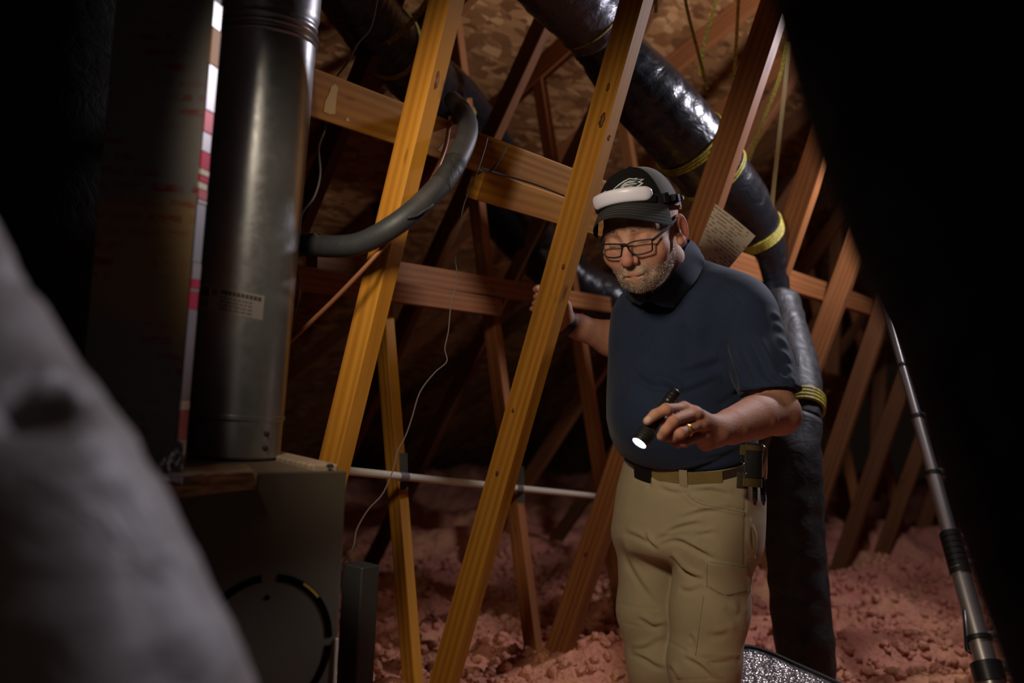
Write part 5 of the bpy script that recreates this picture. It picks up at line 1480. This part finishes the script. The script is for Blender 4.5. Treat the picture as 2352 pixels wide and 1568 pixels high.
# ================================================================== clothes
BY = math.radians(34); bl = f32((math.cos(BY), -math.sin(BY), 0)); bf = f32((-math.sin(BY), -math.cos(BY), 0))
def loft(rows, d, ratio=0.78):
    """rows (py, left px, right px[, depth]) -> arrays over height"""
    T = []
    for r in rows:
        dd = r[3] if len(r) > 3 else d
        c = U((r[1] + r[2]) / 2, r[0], dd); hw = (r[2] - r[1]) / 2 * dd / FPX
        a = hw / math.sqrt(math.cos(BY) ** 2 + (ratio * math.sin(BY)) ** 2); T.append((c[2], c[0], c[1], a, a * ratio))
    T = np.array(sorted(T)); return T
def f_loft(P, T, e=2.3):
    z = P[..., 2]; g = lambda i: np.interp(z, T[:, 0], T[:, i]).astype(np.float32)
    dx = P[..., 0] - g(1); dy = P[..., 1] - g(2); a, b = g(3), g(4)
    q1 = np.abs(dx * bl[0] + dy * bl[1]) / a; q2 = np.abs(dx * bf[0] + dy * bf[1]) / b
    return (np.power(np.power(q1, e) + np.power(q2, e), 1 / e) - 1) * np.minimum(a, b)
sh_rows = [(640, 1480, 1700, 2.33), (680, 1432, 1725, 2.34), (720, 1412, 1738, 2.35), (780, 1406, 1735), (850, 1404, 1732), (920, 1401, 1730), (970, 1401, 1730), (1010, 1409, 1728), (1045, 1424, 1724), (1080, 1446, 1716), (1110, 1462, 1712), (1140, 1470, 1710)]
T_sh = loft(sh_rows, 2.355, 0.82)
# belt plane through three body points
BPn = None
bp0 = U(1490, 1101, 2.235); bp1 = U(1600, 1106, 2.20); bp2 = U(1722, 1052, 2.30)
BPn = unit(np.cross(bp1 - bp0, bp2 - bp0)); BPn = BPn if BPn[2] > 0 else -BPn
hem = bp1 + np.array([0, 0, 0.012])
neckA, neckB = J(1524, 600, 2.215), J(1566, 668, 2.30)
def shirt_sdf(P):
    d = f_loft(P, T_sh)
    top = (U(1570, 668, 2.33)[2] - 0.0); d = smax(d, P[..., 2] - (top + 0.02), 0.05)
    d = smin(d, f_cap(P, J(1592, 650, 2.32), J(1700, 702, 2.25), .060, .070), .05)        # left trapezius and shoulder
    d = smin(d, f_cap(P, J(1545, 660, 2.38), J(1505, 716, 2.48), .055, .066), .05)        # right shoulder
    d = smin(d, f_ell(P, J(1520, 950, 2.26), (.105, .09, .11)), .08)                      # belly
    sl = f_chain(P, [(SL + f32(_R) * .004, .072), (SL * .5 + EL * .5, .066), (SL * .06 + EL * .94, .0655)], .02)
    ax = unit(EL - SL); cut = (P - (SL + (EL - SL) * 0.80 + f32(_R) * 0.0)) @ f32(unit(ax * 0.62 + np.array([0, 0, -0.78])))
    sl = smax(sl, cut, .004)
    d = smin(d, sl, .028)
    slr = f_chain(P, [(SR, .068), (SR * .25 + ER * .75, .062)], .02)
    d = smin(d, slr, .03)
    d = smax(d, -((P - f32(hem)) @ f32(BPn)), .012)                                        # hem
    arm = f_chain(P, [(SL * .14 + EL * .86, .050), (EL, .054), (EL * .7 + WL * .3, .056)], .02)
    d = smax(d, -arm, .004)
    nk = f_cap(P, J(1500, 570, 2.19), J(1556, 660, 2.285), .055, .038)
    nk = smin(nk, f_cap(P, J(1488, 640, 2.15), J(1492, 678, 2.19), .030, .012), .02)
    d = smax(d, -nk, .006)
    return d
Vs, Fs = surface_nets(shirt_sdf, (-0.0, 1.98, 0.98), (0.78, 2.86, 1.62), 0.0042)
Vs = relax(Vs, Fs, 1, 0.4)
folds = []
def fold(pts, w_, amp):   # groove with a raised shoulder beside it
    folds.append(('line', pts, w_, -amp * 1.6)); folds.append(('line', [(x + w_ * 1.1, y - w_ * 1.2) for x, y in pts], w_ * 1.2, amp * 1.35))
fold([(1455, 845), (1472, 872), (1510, 888), (1560, 898)], 9, 0.0050)
fold([(1500, 868), (1530, 885), (1560, 905)], 7, 0.0040)
fold([(1545, 912), (1600, 890), (1650, 868)], 9, 0.0050)
fold([(1540, 862), (1600, 848), (1650, 830), (1668, 800)], 12, 0.0045)
fold([(1640, 1000), (1600, 975), (1560, 968)], 14, 0.004)
fold([(1650, 935), (1690, 905), (1740, 895)], 9, 0.0050)
fold([(1668, 780), (1676, 830), (1690, 880), (1700, 915)], 10, 0.0060)
fold([(1690, 800), (1712, 850), (1730, 890)], 9, 0.0045)
fold([(1720, 770), (1745, 820), (1770, 880)], 10, 0.0045)
fold([(1760, 860), (1790, 880), (1815, 885)], 7, 0.004)
fold([(1560, 1086), (1630, 1066), (1700, 1034)], 7, 0.0045); fold([(1600, 1062), (1660, 1044), (1712, 1018)], 8, 0.004)
fold([(1425, 860), (1432, 900), (1420, 940)], 10, 0.003)
fold([(1560, 740), (1580, 790), (1570, 840)], 14, 0.003)
for i, y in enumerate((725, 752, 782, 815, 845, 868)):
    folds.append(('line', [(1772 + i * 7, y - 10), (1790 + i * 6, y + 6), (1800 + i * 5, y + 20)], 6, 0.0045))
folds += [('seam', [(1704, 690), (1672, 740), (1655, 790), (1650, 830)], 2.6, -0.0022), ('seam', [(1608, 640), (1660, 655), (1700, 690), (1712, 702)], 2.4, -0.0018),
          ('seam', [(1712, 925), (1760, 915), (1822, 900)], 2.0, -0.0012),
          ('seam', [(1456, 706), (1462, 760), (1456, 806)], 2.2, 0.0014), ('seam', [(1494, 700), (1497, 760), (1488, 808)], 2.2, -0.0014), ('seam', [(1456, 806), (1488, 808)], 2.2, -0.0014)]
Vs = sculpt(Vs, Fs, folds)
shirt = mesh_obj('shirt', Vs, Fs, M['navy'], man); shirt_bvh = bvh_of(Vs, Fs)
# collar leaves
def leaf(name, inner, outer, th=0.0035):
    def rest(p):
        q, n_ = cast(shirt_bvh, p[0], p[1])
        return U(*p) if q is None else U(p[0], p[1], min(max(np.dot(q - CAM, _F) - 0.007, p[2] - 0.05), p[2] + 0.07))
    a = catmull([U(*p) for p in inner], 8); b = catmull([rest(p) for p in outer], 8)
    t = np.linspace(0, 1, 7)[:, None, None]; G = a[None] * (1 - t) + b[None] * t
    bulge = np.sin(np.pi * t) * 0.006; ctr = U(1545, 630, 2.26)
    outd = G - ctr; outd /= np.linalg.norm(outd, axis=2, keepdims=True); G = G + outd * bulge
    m_, n_ = G.shape[:2]; N_ = m_ * n_
    V = np.vstack([G.reshape(-1, 3), (G - outd * th).reshape(-1, 3)]); F = []
    for i in range(m_ - 1):
        for j in range(n_ - 1):
            q = (i * n_ + j, i * n_ + j + 1, (i + 1) * n_ + j + 1, (i + 1) * n_ + j); F.append(q); F.append(tuple(N_ + x for x in q[::-1]))
    rim = [j for j in range(n_)] + [i * n_ + n_ - 1 for i in range(1, m_)] + [(m_ - 1) * n_ + j for j in range(n_ - 2, -1, -1)] + [i * n_ for i in range(m_ - 2, 0, -1)]
    F += [(rim[i], rim[(i + 1) % len(rim)], rim[(i + 1) % len(rim)] + N_, rim[i] + N_) for i in range(len(rim))]
    me = mesh_obj(name, V, F, M['navy'], shirt, autos=50); bm = bmesh.new(); bm.from_mesh(me.data); bmesh.ops.recalc_face_normals(bm, faces=bm.faces); bm.to_mesh(me.data); bm.free()
leaf('collar', [(1489, 690, 2.150), (1512, 668, 2.150), (1540, 634, 2.160), (1562, 598, 2.185), (1576, 566, 2.230), (1585, 552, 2.29), (1570, 545, 2.36)],
     [(1546, 707, 2.130), (1562, 688, 2.135), (1592, 654, 2.150), (1612, 619, 2.175), (1618, 594, 2.255), (1604, 574, 2.33), (1585, 562, 2.39)])
leaf('collar', [(1489, 690, 2.150), (1470, 676, 2.170), (1450, 660, 2.21), (1440, 640, 2.27)], [(1466, 700, 2.150), (1446, 690, 2.175), (1430, 672, 2.22), (1424, 648, 2.28)])
leaf('collar_stand', [(1490, 688, 2.158), (1520, 650, 2.170), (1548, 606, 2.20), (1566, 566, 2.25), (1575, 550, 2.31)], [(1492, 694, 2.16), (1534, 660, 2.172), (1572, 612, 2.20), (1600, 580, 2.26), (1598, 570, 2.33)])
M['button'] = mat_new('navy_button', (0.030, 0.038, 0.055), 0.25)
for x, y in ((1479, 714), (1472, 764)):
    q, n_ = cast(shirt_bvh, x, y)
    if q is not None:
        V, F = lathe([(0, 0.0056), (0.0016, 0.0056), (0.0022, 0.0048), (0.0018, 0.0035)], q - n_ * 0.0003, n_, 18); mesh_obj('button', V, F, M['button'], shirt, autos=40)
# sleeve hem
# ---------------------------------------------------------------- trousers
pr_rows = [(1030, 1450, 1720, 2.365), (1080, 1436, 1738), (1130, 1424, 1747), (1180, 1417, 1746), (1230, 1413, 1742), (1275, 1413, 1738), (1320, 1416, 1730)]
T_pt = loft(pr_rows, 2.36, 0.80)
zc = U(1530, 1275, 2.3)[2]; ztop = U(1590, 1040, 2.3)[2]
def pants_sdf(P):
    d = f_loft(P, T_pt, 2.2); d = smax(d, zc - 0.01 - P[..., 2], .05)
    d = smax(d, (P - f32(bp1)) @ f32(BPn) - 0.022, .004)
    lg = f_chain(P, [(J(1640, 1230, 2.30), .094), (J(1630, 1400, 2.28), .086), (kneeL, .079), (f32(U(1622, 1750, 2.33)), .070), (ankL, .066)], .03)
    rg = f_chain(P, [(J(1508, 1230, 2.42), .096), (J(1494, 1400, 2.40), .076), (kneeR, .070), (f32(U(1520, 1750, 2.45)), .066), (ankR, .064)], .03)
    g = smin(lg, rg, .012)
    d = smin(d, g, .035)
    cre = f_cap(P, J(1524, 1268, 2.22), J(1534, 1560, 2.22), .002, .006)
    return smax(d, -cre, .012)
Vp, Fp = surface_nets(pants_sdf, (0.10, 2.02, 0.06), (0.68, 2.72, 1.14), 0.0042)
Vp = relax(Vp, Fp, 1, 0.4)
folds = []
c4 = lambda L_: [(1380 + x / 3.027, 1050 + y / 3.027) for x, y in L_]
def fo4(pts, w_, amp): fold(c4(pts), w_, amp)
fo4([(385, 590), (470, 520), (560, 480), (700, 450)], 6, 0.0050); fo4([(390, 625), (470, 585), (560, 590), (720, 690)], 6, 0.0050)
fo4([(480, 690), (560, 780), (640, 830), (700, 845)], 6, 0.0055); fo4([(540, 430), (650, 390), (780, 365), (880, 370)], 6, 0.0038)
fo4([(620, 610), (690, 650), (770, 705)], 5, 0.0045); fo4([(640, 545), (720, 530), (800, 515)], 5, 0.003); fo4([(400, 560), (500, 545), (600, 530)], 5, 0.003)
fo4([(120, 560), (200, 760), (300, 920), (400, 1040)], 7, 0.0030); fo4([(160, 520), (260, 560), (360, 620)], 6, 0.0030); fo4([(300, 520), (340, 600), (400, 650)], 5, 0.0035)
fo4([(250, 1120), (310, 1150), (360, 1180), (440, 1160)], 6, 0.0045); fo4([(190, 1365), (290, 1400), (380, 1455), (440, 1470)], 6, 0.0050); fo4([(190, 1340), (300, 1330), (420, 1250)], 8, 0.0045)
fo4([(570, 1390), (680, 1450), (780, 1540)], 6, 0.0045); fo4([(470, 1450), (510, 1520), (520, 1568)], 6, 0.004); fo4([(620, 1230), (640, 1290), (610, 1340)], 5, 0.003)
fo4([(540, 920), (620, 930), (700, 890)], 7, 0.0035); fo4([(740, 1240), (840, 1230), (900, 1180)], 9, 0.003);
fo4([(240, 130), (330, 170), (330, 220)], 6, 0.003); fo4([(400, 210), (480, 240), (560, 250)], 6, 0.003)
fo4([(620, 240), (760, 230), (900, 260)], 6, 0.0035); fo4([(860, 1040), (940, 1100), (990, 1000)], 9, 0.003); fo4([(740, 1430), (850, 1420), (930, 1400)], 6, 0.0035)
folds += [('seam', c4([(590, 250), (640, 295), (720, 325), (840, 345), (1000, 372)]), 2.4, -0.0045), ('seam', [(x, y + 6) for x, y in c4([(590, 250), (640, 295), (720, 325), (840, 345), (1000, 372)])], 4.5, 0.0035),
          ('patch', c4([(728, 708), (1010, 752), (1022, 945), (860, 972), (742, 905)]), 2.0, 0.0045), ('patch', c4([(735, 720), (1020, 760), (1015, 1100), (960, 1385), (655, 1392), (690, 1150), (728, 930)]), 2.0, 0.0035),
          ('seam', c4([(728, 708), (1010, 752)]), 1.6, -0.0018), ('seam', c4([(742, 905), (860, 968), (1022, 940)]), 1.8, -0.0030),
          ('seam', c4([(125, 1015), (260, 1045), (410, 1055)]), 2.0, -0.0018), ('seam', c4([(150, 1150), (280, 1180), (440, 1170)]), 2.0, -0.0014), ('seam', c4([(462, 1270), (560, 1330), (660, 1385), (940, 1390)]), 2.2, -0.0024),
          ('seam', c4([(1008, 190), (1005, 400), (1000, 740)]), 2.4, -0.0024), ('seam', c4([(520, 1550), (720, 1540), (860, 1545)]), 2.0, -0.002)]
for pts in ([(1040, 420), (1025, 540), (1050, 660)], [(1050, 470), (1070, 560), (1060, 690)], [(1020, 700), (1050, 690), (1070, 720)], [(1030, 800), (1050, 900), (1020, 1000)], [(1000, 820), (1020, 900), (1010, 980)]):
    folds.append(('line', c4(pts), 3.5, 0.0045))
Vp = sculpt(Vp, Fp, folds)
pants = mesh_obj('trousers', Vp, Fp, M['khaki'], man); pants_bvh = bvh_of(Vp, Fp)
# stitching rows along pocket and flap
M['thread'] = mat_new('khaki_thread', (0.16, 0.12, 0.06), 0.8)
for pts in (c4([(600, 262), (680, 318), (830, 352), (1000, 386)]), c4([(735, 725), (1005, 768)]), c4([(748, 895), (860, 955), (1015, 928)]), c4([(742, 725), (738, 900)]), c4([(715, 960), (660, 1380)])):
    q = surf_line(pants_bvh, pts, 0.0003, 10)
    if len(q) > 2: V, F = sweep(q, 0.0005, 5); mesh_obj('stitching', V, F, M['thread'], pants)

# ---------------------------------------------------------------- belt
def belt_ring(n=140, grow=0.003, zoff=0.0):
    c = U(1585, 1100, 2.36); c = c - BPn * np.dot(c - bp1, BPn) + BPn * zoff
    e1 = unit(np.cross(BPn, [0, 1, 0])); e2 = np.cross(BPn, e1); out = []
    for a in np.linspace(0, 2 * np.pi, n, endpoint=False):
        d = e1 * math.cos(a) + e2 * math.sin(a)
        loc, nn, i, dd = pants_bvh.ray_cast(Vector(c + d * 0.5), Vector(-d))
        out.append((np.array(loc) if loc is not None else c + d * 0.15) + d * grow)
    return np.array(out)
ringb = belt_ring(); k_ = np.hanning(9); k_ /= k_.sum()
ringb = np.stack([np.convolve(np.concatenate([ringb[-4:, i], ringb[:, i], ringb[:4, i]]), k_, 'valid') for i in range(3)], 1)
bx_, by_, _ = proj(ringb)
belt = bpy.data.objects.new('belt', None); link(belt, man, Matrix.Translation(Vector(ringb.mean(0))))
def belt_part(name, sel, w_, t_, mat, lift=0.0):
    P = ringb[sel]; c = ringb.mean(0); P = P + (P - c) / np.linalg.norm(P - c, axis=1)[:, None] * lift; V = []
    for i, p in enumerate(P):
        T = unit(P[min(i + 1, len(P) - 1)] - P[max(i - 1, 0)]); o_ = unit(np.cross(BPn, T)); 
        if np.dot(o_, p - c) < 0: o_ = -o_
        for a, b in ((-1, 0), (-1, 1), (1, 1), (1, 0)): V.append(p + BPn * a * w_ / 2 + o_ * (b - 0.5) * t_)
    n_ = len(P); F = [(i * 4 + j, i * 4 + (j + 1) % 4, i * 4 + 4 + (j + 1) % 4, i * 4 + 4 + j) for i in range(n_ - 1) for j in range(4)] + [(0, 1, 2, 3), tuple(range(n_ * 4 - 4, n_ * 4))[::-1]]
    ob = mesh_obj(name, V, F, mat, belt, autos=40); bm = bmesh.new(); bm.from_mesh(ob.data); bmesh.ops.recalc_face_normals(bm, faces=bm.faces); bm.to_mesh(ob.data); bm.free(); return ob
view_n = np.array([np.dot(unit(p - ringb.mean(0)), -_F) for p in ringb])
order = np.arange(len(ringb)); closed = np.concatenate([order, order[:1]])
belt_part('strap', closed, 0.030, 0.003, M['brown'])
fr = np.where(view_n > 0)[0]; fr = fr[np.argsort(bx_[fr])]
tan = [i for i in fr if 1498 <= bx_[i] <= 1658]; belt_part('webbing_end', tan, 0.031, 0.003, M['webbing'], 0.003)
loopi = [i for i in fr if 1560 <= bx_[i] <= 1585]
if len(loopi) >= 2: belt_part('belt_loop', loopi, 0.042, 0.003, M['khaki'], 0.0065)
bk = [i for i in fr if 1464 <= bx_[i] <= 1504]; belt_part('buckle', bk, 0.040, 0.010, M['black'], 0.006)

# ---------------------------------------------------------------- boots (under the insulation)
M['boot'] = mat_new('brown_boot', (0.06, 0.035, 0.02), 0.6)
for ank in (ankL, ankR):
    fw = f32((-0.5, -0.86, 0))
    def boot_sdf(P):
        d = f_cap(P, ank + f32((0, 0, .06)), ank + f32((0, 0, -.03)), .050, .052)
        d = smin(d, f_cap(P, ank + f32((0, 0, -.055)), ank + fw * .15 + f32((0, 0, -.062)), .044, .040), .03)
        return smax(d, -(P[..., 2] - 0.004), .006)
    V, F = surface_nets(boot_sdf, ank - 0.25, ank + 0.25, 0.009); mesh_obj('boot', V, F, M['boot'], man)

# ---------------------------------------------------------------- watch and ring
wdir = unit(WR_ - ER); wc = f32(U(1299, 741, 2.55))
wpos = WR_ + (ER - WR_) * 0.035
V, F = lathe([(-0.012, 0.0300), (-0.011, 0.0318), (0.011, 0.0322), (0.012, 0.0305)], wpos, -wdir, 36)
wt = mesh_obj('watch', V, F, mat_new('green_watch_strap', (0.030, 0.036, 0.026), 0.6), man, autos=40); wt['label'] = 'dark green sports watch'
for s_ in np.linspace(-0.9, 0.9, 6):
    a = unit(np.cross(wdir, unit(CAM - wpos))); p = wpos + unit(CAM - wpos) * 0.0316 * math.cos(s_) + a * 0.0316 * math.sin(s_)
    n_ = unit(p - wpos); V, F = lathe([(0, 0.0022), (0.0012, 0.0020)], p, n_, 8); mesh_obj('strap_hole', V, F, M['black_matte'], wt)
a_, b_ = np.asarray(fing['r'][0][0], float), np.asarray(fing['r'][1][0], float); rd = unit(b_ - a_); rc = a_ + (b_ - a_) * 0.70
ang = np.linspace(0, 2 * np.pi, 41); e1 = unit(np.cross(rd, [0, 0, 1])); e2 = np.cross(rd, e1)
V, F = sweep(rc + (np.cos(ang)[:, None] * e1 + np.sin(ang)[:, None] * e2) * 0.0112, 0.0021, 8, False)
rg_ = mesh_obj('ring', V, F, M['gold'], man); rg_['label'] = 'gold wedding band'
# fingernail
q, n_ = cast(armL_bvh, 1489, 962)
if q is not None: decal('fingernail', armL_bvh, [(1482, 962), (1487, 956), (1494, 957), (1496, 963), (1491, 970), (1484, 970)], mat_new('nail', (0.60, 0.40, 0.32), 0.3), man, 0.0002, 0.0004, 1.5)

# ================================================================== flashlight
T0, T1 = U(1548, 904, 1.815), U(1468, 1018, 1.765)
fd = unit(T1 - T0); fL = np.linalg.norm(T1 - T0)
flash = empty('flashlight', T0, 'small black flashlight lit in the man\'s hand', 'flashlight')
prof = [(-0.006, .009), (-0.004, .0110), (0.006, .0112), (0.008, .0100), (0.010, .0112), (0.014, .0112), (0.016, .0100), (0.018, .0112), (0.022, .0112), (0.024, .0102), (0.030, .0108), (fL - 0.042, .0108), (fL - 0.036, .0125), (fL - 0.030, .0150), (fL - 0.004, .0156), (fL, .0150), (fL, .0132), (fL - 0.003, .0130)]
V, F = lathe(prof, T0, fd, 36); mesh_obj('body', V, F, M['black'], flash, autos=30)
for s_ in np.linspace(fL - 0.028, fL - 0.012, 4):
    V, F = lathe([(s_, .0158), (s_ + .002, .0158)], T0, fd, 36); mesh_obj('grip_ring', V, F, M['black_matte'], flash, autos=30)
me_ = bpy.data.materials.new('lit_lens'); me_.use_nodes = True; nt_ = me_.node_tree; nt_.nodes.clear()
e_ = nt_.nodes.new('ShaderNodeEmission'); e_.inputs[0].default_value = (0.93, 0.94, 1.0, 1); e_.inputs[1].default_value = 14.0
o_ = nt_.nodes.new('ShaderNodeOutputMaterial'); nt_.links.new(e_.outputs[0], o_.inputs[0])
V, F = lathe([(fL - 0.002, .0128), (fL - 0.0012, .0128)], T0, fd, 32); mesh_obj('lens', V, F, me_, flash, autos=30)
fl_l = lamp('flashlight_beam', 'SPOT', tuple(T1 + fd * 0.006), tuple(T1 + fd), 8, (0.93, 0.94, 1.0), 0.012, 70, 0.6)

# ================================================================== tool holster on the belt
hol = empty('tool_holster', U(1730, 1150, 2.19), 'black and tan tool holster clipped to the belt at the hip', 'holster')
h0, h1 = U(1733, 1018, 2.175), U(1728, 1118, 2.165); hd = unit(h1 - h0); hLn = np.linalg.norm(h1 - h0)
def prism(name, c0, d, l, rx, ry, mat, parent, e=3.0, taper=1.0):
    a = unit(_R - d * np.dot(_R, d)); b = np.cross(d, a); ang = np.linspace(0, 2 * np.pi, 28, endpoint=False); V = []
    for t in (0, .02, .5, .98, 1):
        s_ = (1 - 0.08 * (t in (0, 1))) * (1 + (taper - 1) * t)
        for q in ang:
            cx, sx = math.cos(q), math.sin(q); V.append(c0 + d * l * t + a * rx * s_ * np.sign(cx) * abs(cx) ** (2 / e) + b * ry * s_ * np.sign(sx) * abs(sx) ** (2 / e))
    F = [(i * 28 + j, i * 28 + (j + 1) % 28, (i + 1) * 28 + (j + 1) % 28, (i + 1) * 28 + j) for i in range(4) for j in range(28)] + [tuple(range(28))[::-1], tuple(range(112, 140))]
    ob = mesh_obj(name, V, F, mat, parent, autos=40); bm = bmesh.new(); bm.from_mesh(ob.data); bmesh.ops.recalc_face_normals(bm, faces=bm.faces); bm.to_mesh(ob.data); bm.free(); return ob
M['nylon'] = cloth_mat('black_nylon', (0.010, 0.011, 0.012), (0.014, 0.015, 0.016), 500, 0.5)
M['tanband'] = cloth_mat('olive_band', (0.075, 0.048, 0.012), (0.09, 0.058, 0.014), 500, 0.4)
prism('pouch', h0, hd, hLn, 0.019, 0.014, M['nylon'], hol)
prism('band', h0 + hd * 0.004, hd, 0.012, 0.0198, 0.0148, M['tanband'], hol); prism('band', h0 + hd * (hLn - 0.018), hd, 0.018, 0.0198, 0.0148, M['tanband'], hol)
prism('flap', U(1706, 1086, 2.18), hd, 0.034, 0.012, 0.006, M['brown'], hol); prism('belt_clip', U(1711, 1022, 2.18), hd, 0.022, 0.010, 0.006, M['tanband'], hol)
hk = empty('snap_hook', U(1711, 1060, 2.16), 'small steel snap hook dangling from the belt beside the holster', 'snap hook')
rp = [(1702, 1050), (1703, 1058), (1710, 1062), (1718, 1058), (1720, 1050)]
V, F = sweep(catmull([U(x, y, 2.162) for x, y in rp], 6), 0.0011, 6); mesh_obj('swivel_loop', V, F, M['steel'], hk)
ov = [U(1711 + 5 * math.cos(a), 1076 + 13 * math.sin(a), 2.160) for a in np.linspace(0, 2 * np.pi, 25)]
V, F = sweep(np.array(ov), 0.0011, 6, False); mesh_obj('gate_loop', V, F, M['steel'], hk)
M['blue'] = mat_new('blue_handle', (0.010, 0.022, 0.075), 0.3); M['redtip'] = mat_new('red_tip', (0.5, 0.05, 0.02), 0.4)
for x0, x1, mt, lb, d_ in ((1728, 1732, 'black', 'slim black screwdriver with a red tip hanging below the holster', 2.172), (1744, 1752, 'blue', 'dark blue ribbed driver hanging below the holster', 2.185)):
    a, b = U(x0 + 6, 1095, d_), U(x1 + 2, 1160, d_); tl = empty('screwdriver', b, lb, 'screwdriver', 'tools in the belt holster'); dd_ = unit(b - a); ll = np.linalg.norm(b - a)
    pf = [(0, .004)] + [(s_, .0052 + .0008 * ((i % 2))) for i, s_ in enumerate(np.linspace(0.01, ll - .012, 14))] + [(ll - .006, .004), (ll, .002)]
    V, F = lathe(pf, a, dd_, 18); mesh_obj('handle', V, F, M[mt], tl, autos=40)
    V, F = lathe([(ll - .014, .0056), (ll - .010, .0056)], a, dd_, 18); mesh_obj('collar', V, F, M['redtip'] if mt == 'black' else M['steel'], tl, autos=40)
pn_ = empty('pen_tool', U(1752, 1040, 2.19), 'thin steel probe clipped behind the holster', 'tool')
V, F = sweep(np.array([U(1750, 1020, 2.195), U(1764, 1032, 2.195), U(1760, 1100, 2.19)]), 0.0013, 6); mesh_obj('wire_clip', V, F, M['steel'], pn_)
